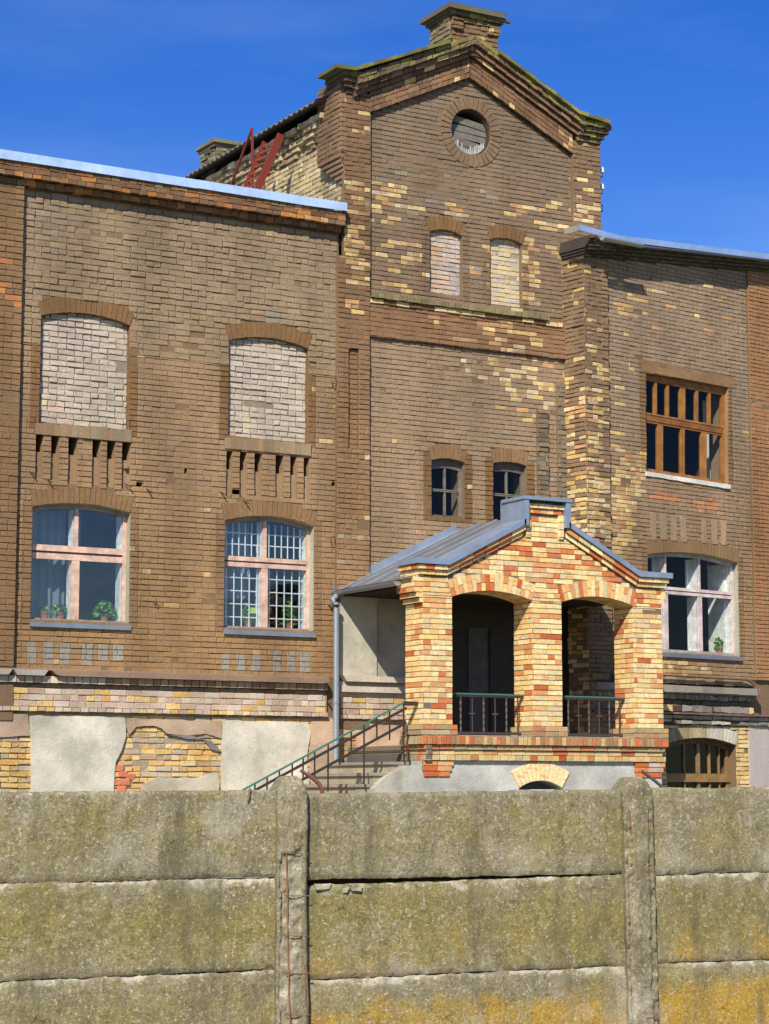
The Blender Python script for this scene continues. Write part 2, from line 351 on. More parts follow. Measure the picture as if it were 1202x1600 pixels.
c = mixc(mth('MULTIPLY', crk, .8), c, (0.05, 0.045, 0.03))
K(c, b.inputs['Base Color']); b.inputs['Roughness'].default_value = 0.95; b.inputs['Specular IOR Level'].default_value = 0.15
bp = N('ShaderNodeBump'); bp.inputs['Strength'].default_value = 1.0; bp.inputs['Distance'].default_value = 0.008
K(mth('ADD', tn(60, 6, 0.8), mth('MULTIPLY', tn(12, 5, 0.7), 0.8)), bp.inputs['Height']); K(bp.outputs['Normal'], b.inputs['Normal'])
# ground
GROUND, nt, b = newmat('yard_ground'); N = nt.nodes.new; K = nt.links.new; tcn = N('ShaderNodeTexCoord')
c = mixc(rng(tn(0.6, 8), 0.4, 0.6), (0.16, 0.14, 0.09), (0.07, 0.09, 0.03)); c = mixc(rng(tn(14, 8, 0.8), 0.5, 0.62), c, (0.22, 0.20, 0.15))
K(c, b.inputs['Base Color']); b.inputs['Roughness'].default_value = 1.0

# ------------------------------------------------------------------ colours of the brickwork
PAINT = (0.285, 0.185, 0.102); PAINT_UP = (0.275, 0.196, 0.117); DARKP = (0.195, 0.108, 0.045); REDP = (0.20, 0.095, 0.05)
YEL = [(0.60, 0.43, 0.17), (0.66, 0.50, 0.24), (0.55, 0.37, 0.14), (0.62, 0.50, 0.30), (0.50, 0.28, 0.13)]
def vary(c, a=0.07, r=None):
    k = 1 + (r or rnd).uniform(-a, a); return (c[0] * k, c[1] * k * (1 + rnd.uniform(-0.02, 0.02)), c[2] * k * (1 + rnd.uniform(-0.05, 0.05)))
def patches(fr, d, lst):
    """worn-off paint: (px, py, rx, ry, chance, colours) measured on the wall, kept as wall coordinates"""
    res = []
    for (x, y, rx, ry, p, cs) in lst:
        u, z = fr.uz(x, y, d); u2, _ = fr.uz(x + rx, y, d); _, z2 = fr.uz(x, y - ry, d)
        res.append((u, z, abs(u2 - u), abs(z2 - z), p, cs))
    return res
def colfn(base, pts=(), grad=None, a=0.07, spot=0.004):
    def f(u, z):
        n = noise.noise(Vector((u * 2.3, z * 2.3, 3.1)))
        for (cu, cz, ru, rz, p, cs) in pts:
            q = ((u - cu) / ru) ** 2 + ((z - cz) / rz) ** 2
            if q < 1.6 and noise.noise(Vector((u * 3.1 + 7, z * 7.5, cu))) * 0.9 + 0.5 < p * max(0.0, 1 - q * 0.6) * 0.95 + rnd.uniform(-.14, .14):
                return {'p': vary(grad(u, z) if grad else base, .1), 'y': vary(rnd.choice(cs), 0.16), 't': rnd.choice((.25, .5, .75, 1.0, 1.1, 1.1))}
        b_ = grad(u, z) if grad else base
        if rnd.random() < spot: return {'p': vary(grad(u, z) if grad else base, .1), 'y': vary(rnd.choice(YEL), 0.15), 't': rnd.choice((.3, .6, .9))}
        t = noise.noise(Vector((u * 1.1, z * 1.1, 9.0)))
        return vary((b_[0] * (1 + t * .10), b_[1] * (1 + t * .08), b_[2] * (1 + t * .06)), a)
    return f
def lerp(a, b_, t):
    t = max(0, min(1, t)); return tuple(a[i] + (b_[i] - a[i]) * t for i in range(3))

# ------------------------------------------------------------------ openings
class Op:
    def __init__(s, fr, bl, br, sl, sr, crown, d=0.0, ring=0.24):
        a, b_ = fr.uz(*bl, d), fr.uz(*br, d); e, f = fr.uz(*sl, d), fr.uz(*sr, d)
        s.u0 = (a[0] + e[0]) / 2; s.u1 = (b_[0] + f[0]) / 2; s.zb = (a[1] + b_[1]) / 2; s.zs = (e[1] + f[1]) / 2
        s.zc = s.zs + 0.001; s.ring = ring
        if crown: s.zc = max(s.zs + 0.02, fr.uz(*crown, d)[1])
        s.arched = bool(crown); h = s.zc - s.zs; w = (s.u1 - s.u0) / 2; s.um = (s.u0 + s.u1) / 2
        s.R = (w * w + h * h) / (2 * h) if s.arched else 1e9; s.cz = s.zc - s.R; s.half = math.asin(min(1, w / s.R)) if s.arched else 0
    def arc(s, off=0.0, n=14):
        if not s.arched: return [(s.u1, s.zs + off), (s.u0, s.zs + off)]
        r = s.R + off
        return [(s.um + r * math.sin(s.half * (1 - 2 * i / n)), s.cz + r * math.cos(s.half * (1 - 2 * i / n))) for i in range(n + 1)]
    def poly(s, off=0.0): return [(s.u0 - off, s.zb - off), (s.u1 + off, s.zb - off)] + [(u, z) for u, z in ([(s.u1 + off, s.zs)] if off else [])] + s.arc(off) + ([(s.u0 - off, s.zs)] if off else [])
    def ringpoly(s): return [(s.u0, s.zb), (s.u1, s.zb), (s.u1, s.zs)] + s.arc(s.ring) + [(s.u0, s.zs)]
    def ztop(s, u, off=0.0):
        if not s.arched: return s.zs + off
        r = s.R + off; return s.cz + math.sqrt(max(0, r * r - (u - s.um) ** 2))
def voussoirs(mb, fr, op, d, colf, w=0.085, rel=0.014, j=0.003, split=0.0, m=0, ch=0.004, core=None):
    r0, r1 = op.R, op.R + op.ring; n = max(3, round(2 * op.half * (r0 + op.ring / 2) / w)); g = 0.004
    for i in range(n):
        a0 = op.half * (-1 + 2 * i / n); a1 = op.half * (-1 + 2 * (i + 1) / n)
        segs = [(r0 + 0.002, r1)]
        if rnd.random() < split: mid = r0 + op.ring * rnd.choice((0.48, 0.52)); segs = [(r0 + 0.002, mid - g), (mid + g, r1)]
        for ra, rb in segs:
            q = [(op.um + ra * math.sin(a0) + g, op.cz + ra * math.cos(a0)), (op.um + ra * math.sin(a1) - g, op.cz + ra * math.cos(a1)),
                 (op.um + rb * math.sin(a1) - g, op.cz + rb * math.cos(a1)), (op.um + rb * math.sin(a0) + g, op.cz + rb * math.cos(a0))]
            brickq(mb, fr, q, d, d + rel, colf(q[0][0], q[0][1]), j=j, m=m, ch=ch)

# ================================================================== GROUND
g = MB(); g.add([(-900, -900, 0), (900, -900, 0), (900, 900, 0), (-900, 900, 0)], [(0, 1, 2, 3)])
o = g.build('ground', GROUND); o['kind'] = 'structure'

# ================================================================== THE OLD BRICK BUILDING
B = thing('brick_building', 'old brown painted brick factory building with a stepped gable and two wings', 'building', (18, 30, 0))
ROOFZ = M.z(540, 330.5, 0.26)
U_L = M.u(28, 600)                       # left edge of the sunk panel
U_P0 = M.u(527, 700, 0.08); U_P1 = M.u(578, 700, 0.08)      # pilaster left of the gable front
U_C1 = M.u(895, 500)                     # right edge of central panel
Z_C = M.z(300, 1053, 0.2)                # top of the plinth cornice
MORT = (0.19, 0.125, 0.068)

bA = Op(M, (61, 661), (200, 673), (64.3, 491), (203.5, 511), (107, 487))
bB = Op(M, (355.5, 683), (480, 696), (358.8, 530), (482.5, 547), (405, 526.5))
wA = Op(M, (47.5, 969), (202, 977), (51, 789), (202.5, 804), (112, 786.5))
wB = Op(M, (350, 981), (490, 989), (351.6, 813), (490, 823), (410, 806))
def slots(xs, yt, yb, ym, mid):
    """vent slots under a blind window: tall shallow grooves with a deep mouth at the top"""
    res = []
    for xa, xb in xs:
        k = (xa - xs[0][0]) / (xs[-1][0] - xs[0][0])
        u0 = M.u(xa, 700); u1 = M.u(xb, 700)
        res.append((u0, u1, M.z(xa, yt[0] + (yt[1] - yt[0]) * k), M.z(xa, ym[0] + (ym[1] - ym[0]) * k), M.z(xa, yb[0] + (yb[1] - yb[0]) * k)))
    return res
S1 = slots([(56, 67), (80, 92), (107, 121), (144.5, 157), (167.5, 180), (191, 204)], (676, 689), (752, 763), (705, 718), 0)
S2 = slots([(354, 363.5), (375, 385.5), (398, 409), (431, 443), (454, 463.5), (475, 484)], (704, 713), (775, 783), (732, 743), 0)
smallholes = []
for x, y, w, h in ((290.5, 736, 5, 8), (218, 757.5, 10, 7), (368, 770, 14, 9), (521, 757.5, 6, 8), (197, 728, 5, 7)):
    a = M.uz(x - w / 2, y + h / 2); c_ = M.uz(x + w / 2, y - h / 2); smallholes.append([(a[0], a[1]), (c_[0], a[1]), (c_[0], c_[1]), (a[0], c_[1])])
rectp = lambda u0, u1, z0, z1: [(u0, z0), (u1, z0), (u1, z1), (u0, z1)]
slotpolys = [rectp(s[0], s[1], s[4], s[2]) for s in S1 + S2]

ORG = [(0.42, 0.17, 0.06), (0.36, 0.15, 0.06), (0.48, 0.20, 0.06)]
GRY = [(0.26, 0.24, 0.19), (0.24, 0.21, 0.16)]
ptsL = patches(M, 0, [
    (195, 285, 40, 12, .35, ORG), (533, 400, 9, 60, .55, ORG), (535, 380, 8, 26, .8, ORG), (75, 350, 60, 60, .12, [(0.40, 0.29, 0.13), (0.30, 0.25, 0.17)]),
    (90, 320, 50, 70, .45, [(0.27, 0.22, 0.155)]), (327, 757, 9, 4, 1.5, YEL), (230, 880, 60, 60, .05, YEL), (440, 500, 40, 12, .4, GRY),
    (100, 480, 60, 8, .3, GRY), (125, 1008, 60, 18, .0, GRY)])
GT = [(0.30, 0.285, 0.24), (0.27, 0.26, 0.22)]
pads = []
for xa, xb in ((49, 64), (74, 90), (99, 116), (133, 150), (158, 174), (181, 198), (349, 362), (372, 386), (395, 410), (428, 441), (450, 463), (470, 487)):
    pads.append((M.u(xa), M.u(xb), M.z(xa, 1036 if xa < 250 else 1048), M.z(xa, 1006 if xa < 250 else 1020)))
def gradL(u, z):
    if z > 8.05: return lerp(PAINT_UP, (0.265, 0.193, 0.121), (z - 8.0) / 2)
    for op in (bA, bB, wA, wB):
        if op.u0 - 0.14 < u < op.u1 + 0.14 and op.zb - 0.08 < z < op.zs + 0.1: return DARKP if op in (bA, bB) else lerp(DARKP, PAINT, 0.45)
    for p in pads:
        if p[0] - .005 < u < p[1] + .005 and p[2] < z < p[3]: return (0.27, 0.245, 0.20)
    return lerp((0.300, 0.180, 0.083), PAINT, (z - 4) / 3)
cL = colfn(PAINT, ptsL, gradL)

w = MB()
u_left = U_L - 3.0
outer = rectp(u_left, U_P0 + 0.06, 2.55, ROOFZ - 0.05)
holes = [bA.poly(), bB.poly(), wA.poly(), wB.poly()] + slotpolys + smallholes
side = [DARKP, DARKP, (0.36, 0.36, 0.27), (0.36, 0.36, 0.27)] + [PAINT] * (len(slotpolys) + len(smallholes))
slab(w, M, outer, holes, -0.40, 0.0, MORT, 0, side)
box(w, M, u_left, U_P0 + 0.06, 0, 2.55, -0.40, 0.0, MORT)
rholes = [bA.ringpoly(), bB.ringpoly(), wA.ringpoly(), wB.ringpoly()] + slotpolys + smallholes
zsplit = 8.05
BRK = [(u_, op.zb - .1, op.zs + .12) for op in (bA, bB, wA, wB) for u_ in (op.u0 - .14, op.u1 + .14)] + [(u_, p[2], p[3]) for p in pads for u_ in (p[0], p[1])]
hl = lambda lo, hi: [h for h in rholes if not (max(p[1] for p in h) < lo or min(p[1] for p in h) > hi)]
coursed(w, M, rectp(U_L, U_P0 + .03, Z_C, zsplit), rholes, 0, cL, ch=0.081, Ln=0.245, rel=0.012, j=0.003, breaks=BRK)
coursed(w, M, rectp(U_L, U_P0 + .03, zsplit, ROOFZ - 0.3), rholes, 0, cL, ch=0.091, Ln=0.252, rel=0.013, j=0.008, vg=1.0, breaks=BRK, ph=zsplit, bond='mix')
w.build('wall', BRICK, B, 'brown painted brick wall of the left wing with rough upper courses')
# slot floors; near-black backs paint in the shade of mouths and small holes
for s in S1 + S2:
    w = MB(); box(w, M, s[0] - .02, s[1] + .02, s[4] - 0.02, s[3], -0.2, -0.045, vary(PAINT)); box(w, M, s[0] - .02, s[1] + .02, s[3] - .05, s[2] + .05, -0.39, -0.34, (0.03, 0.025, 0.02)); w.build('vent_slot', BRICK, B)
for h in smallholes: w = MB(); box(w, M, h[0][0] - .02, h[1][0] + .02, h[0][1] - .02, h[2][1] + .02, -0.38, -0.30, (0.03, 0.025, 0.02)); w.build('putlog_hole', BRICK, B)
# arches over the left wing openings
for op in (bA, bB, wA, wB):
    w = MB(); voussoirs(w, M, op, 0.0, colfn(DARKP if op in (bA, bB) else lerp(DARKP, PAINT, .25), (), a=0.06, spot=0), rel=0.012); w.build('window_arch', BRICK, B)
# bricked-up openings
for op, sd_ in ((bA, 1), (bB, 2)):
    wf = MB(); box(wf, M, op.u0 - .02, op.u1 + .02, op.zb - .1, op.zc + .05, -0.3, -0.082, (0.26, 0.21, 0.15))
    pt = patches(M, -.08, [(85, 640, 30, 30, .5, [(0.62, 0.52, 0.26), (0.56, 0.42, 0.33)]), (393, 655, 22, 20, .5, [(0.62, 0.54, 0.28)])])
    cf = colfn((0.47, 0.40, 0.32), pt, a=0.13, spot=0.0)
    coursed(wf, M, op.poly(), [], -0.082, cf, ch=0.086, Ln=0.262, gap=0.014, rel=0.014, j=0.007, ph=sd_ * .03, vg=1.0)
    # weathered mortar sill, wider than the opening
    for i in range(16):
        t0 = op.u0 - 0.06 + (op.u1 - op.u0 + 0.1) * i / 16; t1 = op.u0 - 0.06 + (op.u1 - op.u0 + 0.1) * (i + 1) / 16
        prism(wf, M, [(t0, op.zb - 0.17), (t1, op.zb - 0.17), (t1, op.zb + rnd.uniform(-.01, .03)), (t0, op.zb + rnd.uniform(-.01, .03))], -0.05, 0.028 + rnd.uniform(0, .012), vary(rnd.choice([PAINT, (0.27, 0.21, 0.13), (0.24, 0.19, 0.12), PAINT]), .15))
    wf.build('blind_window', BRICK, B, 'bricked-up arched window with pale bricks')

# left edge pilaster and cornice bands of the left wing
w = MB(); cP = colfn(lerp(DARKP, PAINT, 0.35), patches(M, .1, [(15, 450, 20, 100, .25, ORG)]), spot=0)
box(w, M, u_left, U_L, 2.6, ROOFZ - .02, 0, 0.088, MORT); coursed(w, M, rectp(u_left, U_L, Z_C, ROOFZ - .3), [], 0.088, cP, ch=0.088, Ln=0.25, j=0.004)
w.build('pilaster', BRICK, B, 'pilaster at the left edge of the left wing')
w = MB(); BND = [(0.20, 0.095, 0.045), (0.25, 0.12, 0.05), (0.17, 0.10, 0.05), (0.22, 0.14, 0.07), (0.40, 0.17, 0.05), (0.15, 0.085, 0.05)]
cB = lambda u, z: vary(rnd.choice(BND if rnd.random() < .8 else BND[:3] + YEL[-1:]), .15)
z1 = M.z(540, 330.5, .2); z2 = M.z(538, 352, .2); z3 = M.z(538, 364, .1)
uend = M.u(540, 340, .2)
n = 3
for i in range(n): rowband(w, M, u_left, uend, z2 + (z1 - z2) * i / n, z2 + (z1 - z2) * (i + 1) / n, 0, 0.20, cB, Ln=0.24 if i == 1 else 0.14, j=0.007)
rowband(w, M, u_left, uend - .02, z3, z2, 0, 0.105, cB, Ln=0.15, j=0.007)
w.build('cornice', BRICK, B, 'dirty red brick cornice of the left wing')
w = MB(); FL = (0.46, 0.62, 0.86)  # pale blue puts the reflected sky into the metal's colour
x = u_left
while x < uend:
    e = min(x + 1.9, uend + .01)
    hj = rnd.uniform(-.006, .006); prism(w, M, [(x, z1 - 0.005 + hj), (e - .004, z1 - 0.005 - hj), (e - .004, z1 + 0.130), (x, z1 + 0.130)], 0.235, 0.243 + rnd.uniform(0, .006), vary(FL, .05))
    x = e
box(w, M, u_left, uend + .01, z1 + 0.125, z1 + 0.133, -0.3, 0.236, FL)
w.build('roof_flashing', METAL, B, 'sheet metal edge strip along the left wing roof, reflected sky painted in as pale blue')
w = MB(); box(w, M, u_left, U_P0 + 0.4, z1 - .1, z1 + 0.05, -14, -0.05, (0.2, 0.2, 0.2)); w.build('roof', METAL, B, 'low flat roof of the left wing')

# plinth cornice and plinth of the left part
w = MB(); uR = M.u(516, 1060, .2); PNK = [(0.50, 0.39, 0.30), (0.46, 0.36, 0.27), (0.52, 0.44, 0.34), (0.42, 0.31, 0.22)]
LED = (0.25, 0.17, 0.115)
zt = M.z(280, 1053, .2); zb_ = M.z(280, 1061.5, .2)
for ua, ub in ((U_L - 3, M.u(20, 1050, .2)), (M.u(22, 1050, .2), M.u(76, 1050, .2)), (M.u(81, 1050, .2), uR)):
    poly = [(ua, zt), (ua + .05, zb_), (ub - .06, zb_), (ub, zt)]
    if ub > U_L + 1: poly = [(ua, zt), (ua + .07, zb_ + .02), (ua + .15, zb_), (ub - .1, zb_), (ub - .03, zb_ + .02), (ub, zt)]
    prism(w, M, poly, 0, 0.20, LED if ub > 14 else (0.36, 0.32, 0.27))
box(w, M, U_L - 3, uR, zt, zt + .02, 0, 0.15, LED, j=0.004)
zr1 = M.z(280, 1073, .12); zr2 = M.z(280, 1080, .1)
rowband(w, M, U_L - 3, uR, zr1, zb_, 0, 0.115, lambda u, z: vary(rnd.choice(PNK[2:] if u < 12 else [PAINT, (0.40, 0.29, 0.18), (0.36, 0.26, 0.16)]), .12), Ln=0.125)
rowband(w, M, U_L - 3, uR, zr2, zr1, 0, 0.05, lambda u, z: vary((0.20, 0.15, 0.10), .2), Ln=0.25, j=0.006)
zq = M.z(280, 1109, .1); zq2 = M.z(280, 1116, .1)
box(w, M, U_L - 3, uR + .02, zq, zr2, 0, 0.055, (0.30, 0.23, 0.17))
cPk = lambda u, z: vary(rnd.choice(PNK if rnd.random() < .82 else YEL[:3] + [(0.55, 0.33, 0.10)]), .10)
coursed(w, M, rectp(U_L - 3, uR, zq, zr2), [], 0.055, cPk, ch=(zr2 - zq) / 3, Ln=0.25, rel=0.014, j=0.005, ph=zq)
rowband(w, M, U_L - 3, uR + .02, zq2, zq, 0, 0.10, cPk, Ln=0.13)
w.build('plinth_cornice', BRICK, B, 'moulded brick ledge over the plinth of the left wing')
w = MB(); YB = [(0.60, 0.40, 0.14), (0.56, 0.34, 0.11), (0.48, 0.32, 0.15), (0.62, 0.46, 0.22), (0.40, 0.33, 0.22)]
box(w, M, U_L - 3, M.u(645, 1150), 0, zq2, 0, 0.02, (0.30, 0.24, 0.17))
coursed(w, M, rectp(U_L - 3, M.u(600, 1150), 1.0, zq2), [], 0.02, lambda u, z: vary(rnd.choice(YB), .14), ch=0.082, Ln=0.25, gap=0.016, rel=0.016, j=0.008)
w.build('plinth', BRICK, B, 'rough yellow brick plinth with patches of plaster')
def jag(pts, d, amp=0.025, step=0.12):
    """outline on the wall with a broken plaster edge"""
    q = [M.uz(x, y, d) for x, y in pts]; res = []
    for i in range(len(q)):
        a, b_ = q[i], q[(i + 1) % len(q)]; n_ = max(1, int(math.hypot(b_[0] - a[0], b_[1] - a[1]) / step))
        for k in range(n_):
            t = k / n_; res.append((a[0] + (b_[0] - a[0]) * t + rnd.uniform(-amp, amp), a[1] + (b_[1] - a[1]) * t + rnd.uniform(-amp, amp)))
    return res
def plaster(name, pts, d1, col, amp=0.025, lab=None, fr=M, mat=PLAST):
    d1 += .022; p = jag(pts, d1, amp); mb = MB(); polys = [[Vector((u, z, 0)) for u, z in p]]; tri = tessellate_polygon(polys)
    mb.add([M.P(u, z, d1) for u, z in p], [tuple(t) for t in tri], col)
    n_ = len(p)
    for i in range(n_):
        a, b_ = p[i], p[(i + 1) % n_]; mb.add([M.P(*a, d1), M.P(*a, d1 - .05), M.P(*b_, d1 - .05), M.P(*b_, d1)], [(0, 1, 2, 3)], col)
    return mb.build(name, mat, B, lab)
PL = (0.56, 0.52, 0.42)
plaster('plaster_patch', [(47, 1270), (50, 1200), (46, 1118), (196, 1121), (196, 1150), (192, 1170), (180, 1190), (176, 1270)], 0.048, PL, .012, 'pale grey-beige plaster panel on the plinth')
plaster('plaster_patch', [(347, 1270), (348, 1126), (480, 1129), (486, 1145), (480, 1180), (488, 1270)], 0.048, PL, .010, 'pale plaster panel beside the steps')
plaster('plaster_patch', [(198, 1122), (346, 1126), (345, 1156), (322, 1146), (290, 1150), (262, 1146), (240, 1134), (214, 1136), (200, 1150)], 0.044, (0.42, 0.31, 0.21), .02, 'brown plaster remains above yellow bricks')
plaster('plaster_patch', [(262, 1148), (300, 1150), (330, 1158), (346, 1175), (330, 1172), (318, 1156), (290, 1154)], 0.041, (0.22, 0.20, 0.18), .012, 'dark grey mortar remains')
plaster('plaster_patch', [(214, 1270), (222, 1222), (250, 1216), (300, 1214), (340, 1208), (346, 1270)], 0.043, (0.50, 0.44, 0.33), .03, 'crumbling plaster at the foot of the wall')
plaster('plaster_patch', [(0, 1114), (45, 1116), (47, 1150), (20, 1152), (-30, 1150), (-30, 1112)], 0.046, (0.44, 0.32, 0.23), .02, 'brown plaster at the left end of the plinth')
plaster('plaster_patch', [(488, 1126), (520, 1127), (600, 1132), (650, 1134), (650, 1240), (604, 1240), (603, 1185), (560, 1183), (556, 1150), (528, 1152), (527, 1185), (500, 1230), (489, 1250), (484, 1180)], 0.046, (0.47, 0.34, 0.23), .012, 'orange-brown plaster behind the steps')
for x, y in ((186, 1200), (192, 1209), (184, 1222), (196, 1222), (60, 1166), (55, 1172), (190, 1232), (204, 1214)):
    a = M.uz(x - 7, y + 5, .05); c_ = M.uz(x + 7, y - 4, .05); w = MB(); brickq(w, M, rectp(a[0], c_[0], a[1], c_[1]), 0.0, 0.056, vary((0.50, 0.17, 0.09), .2), j=0.006); w.build('exposed_brick', BRICK, B, 'red brick showing at the broken plaster edge')

# ------------------------------------------------------------------ windows
W_ = RW
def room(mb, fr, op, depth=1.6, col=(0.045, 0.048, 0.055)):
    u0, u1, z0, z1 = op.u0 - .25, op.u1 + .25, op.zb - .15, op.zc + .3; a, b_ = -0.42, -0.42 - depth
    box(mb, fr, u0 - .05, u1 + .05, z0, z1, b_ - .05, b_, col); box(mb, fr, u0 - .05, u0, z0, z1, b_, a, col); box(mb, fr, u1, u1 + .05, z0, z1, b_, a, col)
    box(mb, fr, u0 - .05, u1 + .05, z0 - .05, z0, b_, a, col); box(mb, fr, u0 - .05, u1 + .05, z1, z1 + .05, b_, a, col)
def archbar(mb, fr, op, u0, u1, th, d0, d1, col, n=10, off=0.0):
    for i in range(n):
        a = u0 + (u1 - u0) * i / n; b_ = u0 + (u1 - u0) * (i + 1) / n
        prism(mb, fr, [(a, op.ztop(a, off) - th), (b_, op.ztop(b_, off) - th), (b_, op.ztop(b_, off)), (a, op.ztop(a, off))], d0, d1, col)
def window(parent, fr, op, zt0, zt1, ups, los, col, dF=-0.13, fw=0.055, mw=0.045, lab=None, inner=(0.80, 0.80, 0.76), liner=0.13, sill=None, dark=None, topth=0.06, lsash=True):
    f = MB(); D0, D1 = dF - 0.05, dF
    vc = lambda: vary(col, .06)
    for ua, ub in ((op.u0, op.u0 + fw), (op.u1 - fw, op.u1)): box(f, fr, ua, ub, op.zb + .02, op.zs + .005, D0, D1, vc())
    box(f, fr, op.u0, op.u1, op.zb, op.zb + fw, D0, D1 + .004, dark or vc()); archbar(f, fr, op, op.u0 + .002, op.u1 - .002, topth, D0, D1 + .003, vary(dark or col, .05))
    h = (zt1 - zt0)
    box(f, fr, op.u0 + fw, op.u1 - fw, zt0 + h * .58, zt1, D0, D1 + .006, vc()); box(f, fr, op.u0 + fw, op.u1 - fw, zt0 + h * .42, zt0 + h * .58, D0, D1 - .02, vary((0.12, 0.08, 0.07)));
    box(f, fr, op.u0 + fw, op.u1 - fw, zt0, zt0 + h * .42, D0, D1 + .003, vc())
    ends = []
    for fracs, za, zb2 in ((ups, zt1, None), (los, op.zb + fw, zt0)):
        for fc in fracs:
            wd = mw
            if isinstance(fc, tuple): fc, wd = fc
            um = op.u0 + (op.u1 - op.u0) * fc
            zz = zb2 if zb2 else op.ztop(um) - topth
            box(f, fr, um - wd / 2, um + wd / 2, za, zz, D0 + .002, D1 - .002, vc()); ends.append((um + wd / 2, za, zz, wd + .01))
    fo = f.build('window', WOODM, parent, lab)
    if inner:
        g2 = MB(); dd = D0 - liner
        for um, za, zz, wd_ in ends: box(g2, fr, um - wd_, um - .004, za, zz, dd, D0, inner)
        box(g2, fr, op.u1 - fw - .012, op.u1 - fw + .02, op.zb + .05, op.zs - .01, dd - .05, D0, inner)
        box(g2, fr, op.u0 + fw - .02, op.u0 + fw, op.zb + .05, op.zs - .01, dd, D0, inner)
        box(g2, fr, op.u0 + fw, op.u1 - fw, zt0 + .02, zt1 - .01, dd, D0, inner)
        box(g2, fr, op.u0 + fw, op.u1 - fw, op.zb, op.zb + .045, dd - .18, D0, inner)
        for k, (um, za, zz, wd_) in enumerate(ends): box(g2, fr, um - .07, um - .005, za, zz, dd - .04, dd, inner)
        g2.build('inner_frame', WOODM, fo)
    pn = MB(); dp = dF - 0.03
    n_ = 10; us = [op.u0 + .02 + (op.u1 - op.u0 - .04) * i / n_ for i in range(n_ + 1)]
    for i in range(n_): pn.add([fr.P(us[i], op.zb + .02, dp), fr.P(us[i + 1], op.zb + .02, dp), fr.P(us[i + 1], op.ztop(us[i + 1]) - .02, dp), fr.P(us[i], op.ztop(us[i]) - .02, dp)], [(0, 1, 2, 3)])
    pn.build('pane', GLASSD if (fr is W_ or dF > -.1) else GLASS, fo)
    if sill:
        s = MB(); box(s, fr, op.u0 - sill[0], op.u1 + sill[0], op.zb - .075, op.zb + .0, -0.1, 0.0, sill[1])
        prism(s, fr, [(op.u0 - sill[0], op.zb - .085), (op.u1 + sill[0], op.zb - .085), (op.u1 + sill[0], op.zb - .02), (op.u0 - sill[0], op.zb - .02)], -0.02, 0.055, sill[1])
        s.build('sill', METAL, fo)
    r_ = MB(); room(r_, fr, op); r_.build('room_wall', INNER, fo)
    return fo
PKW = (0.62, 0.42, 0.33); GSILL = (0.20, 0.24, 0.30)
FA = window(B, M, wA, M.z(120, 876, -.13), M.z(120, 854, -.13), [(.48, .06)], [(.48, .12)], PKW, lab='two by two light window with peeling pink frame', sill=(0.015, GSILL), dark=(0.30, 0.25, 0.22))
FB = window(B, M, wB, M.z(420, 888, -.13), M.z(420, 872, -.13), [(.49, .06)], [(.49, .11)], PKW, lab='pink framed window with white grille behind the glass', sill=(0.015, GSILL), dark=(0.30, 0.25, 0.22))
gb = MB(); dB = -0.215; WH = (0.75, 0.76, 0.74)
for half in (0, 1):
    ua = wB.u0 + .07 + half * (wB.u1 - wB.u0 - .06) / 2; ub = ua + (wB.u1 - wB.u0) / 2 - .11
    for za, zb2, nv, nh in ((M.z(420, 872, -.13) + .02, wB.zc - .1, 6, 2), (wB.zb + .06, M.z(420, 888, -.13) - .02, 5, 4)):
        for i in range(nv):
            u_ = ua + (ub - ua) * (i + .5) / nv; tube(gb, [M.P(u_, za, dB), M.P(u_, zb2 if zb2 < wB.zs else min(zb2, wB.ztop(u_) - .07), dB)], 0.0100, WH, 6)
        for i in range(nh): z_ = za + (zb2 - za) * (i + (1.0 if nh == 2 else .7)) / (nh + (.9 if nh == 2 else .4)); tube(gb, [M.P(ua - .03, z_, dB - .012), M.P(ub + .03, z_, dB - .012)], 0.0100, WH, 6)
gb.build('grille', IRON, FB)

# ------------------------------------------------------------------ central block
ptsC = patches(M, 0, [
    (800, 570, 60, 50, .55, YEL), (825, 620, 45, 40, .75, YEL), (848, 625, 22, 30, .8, YEL), (770, 545, 40, 16, .4, YEL), (790, 600, 20, 14, .6, YEL), (700, 555, 70, 5, .15, YEL),
    (600, 300, 30, 26, .4, YEL), (600, 330, 40, 30, .4, YEL), (650, 395, 30, 45, .45, YEL), (610, 400, 40, 30, .45, YEL), (655, 326, 30, 8, 1.0, YEL), (660, 420, 24, 40, .3, YEL), (620, 450, 30, 12, .5, YEL),
    (712, 335, 20, 5, .9, YEL), (745, 400, 30, 60, .12, YEL), (840, 345, 40, 30, .6, YEL), (850, 385, 40, 25, .5, YEL), (830, 420, 18, 60, .8, YEL), (815, 330, 40, 14, .4, YEL), (880, 320, 30, 40, .3, YEL),
    (760, 340, 70, 20, .15, YEL), (800, 490, 50, 8, .5, YEL), (730, 440, 35, 40, .3, GRY), (700, 300, 100, 40, .2, GRY), (880, 680, 12, 80, .5, GRY), (850, 680, 10, 60, .5, GRY), (840, 700, 40, 70, .12, GRY)])
sA = Op(M, (674.5, 805), (724, 813), (674.5, 717), (727.5, 725.5), (697, 716.5), ring=.23)
sB = Op(M, (770.5, 815), (822, 822), (770.5, 722), (824.5, 730), (793, 722), ring=.23)
oA = Op(M, (672, 460), (722.5, 466), (670.5, 361.5), (722, 370), (690, 358.5), ring=.22)
oB = Op(M, (767, 474), (815.5, 481), (764.5, 374), (815.5, 382), (783, 371.5), ring=.22)
Z_B0 = M.z(578, 525, .05); Z_B1 = M.z(580, 456, .12)          # painted band between ledge and lower panel
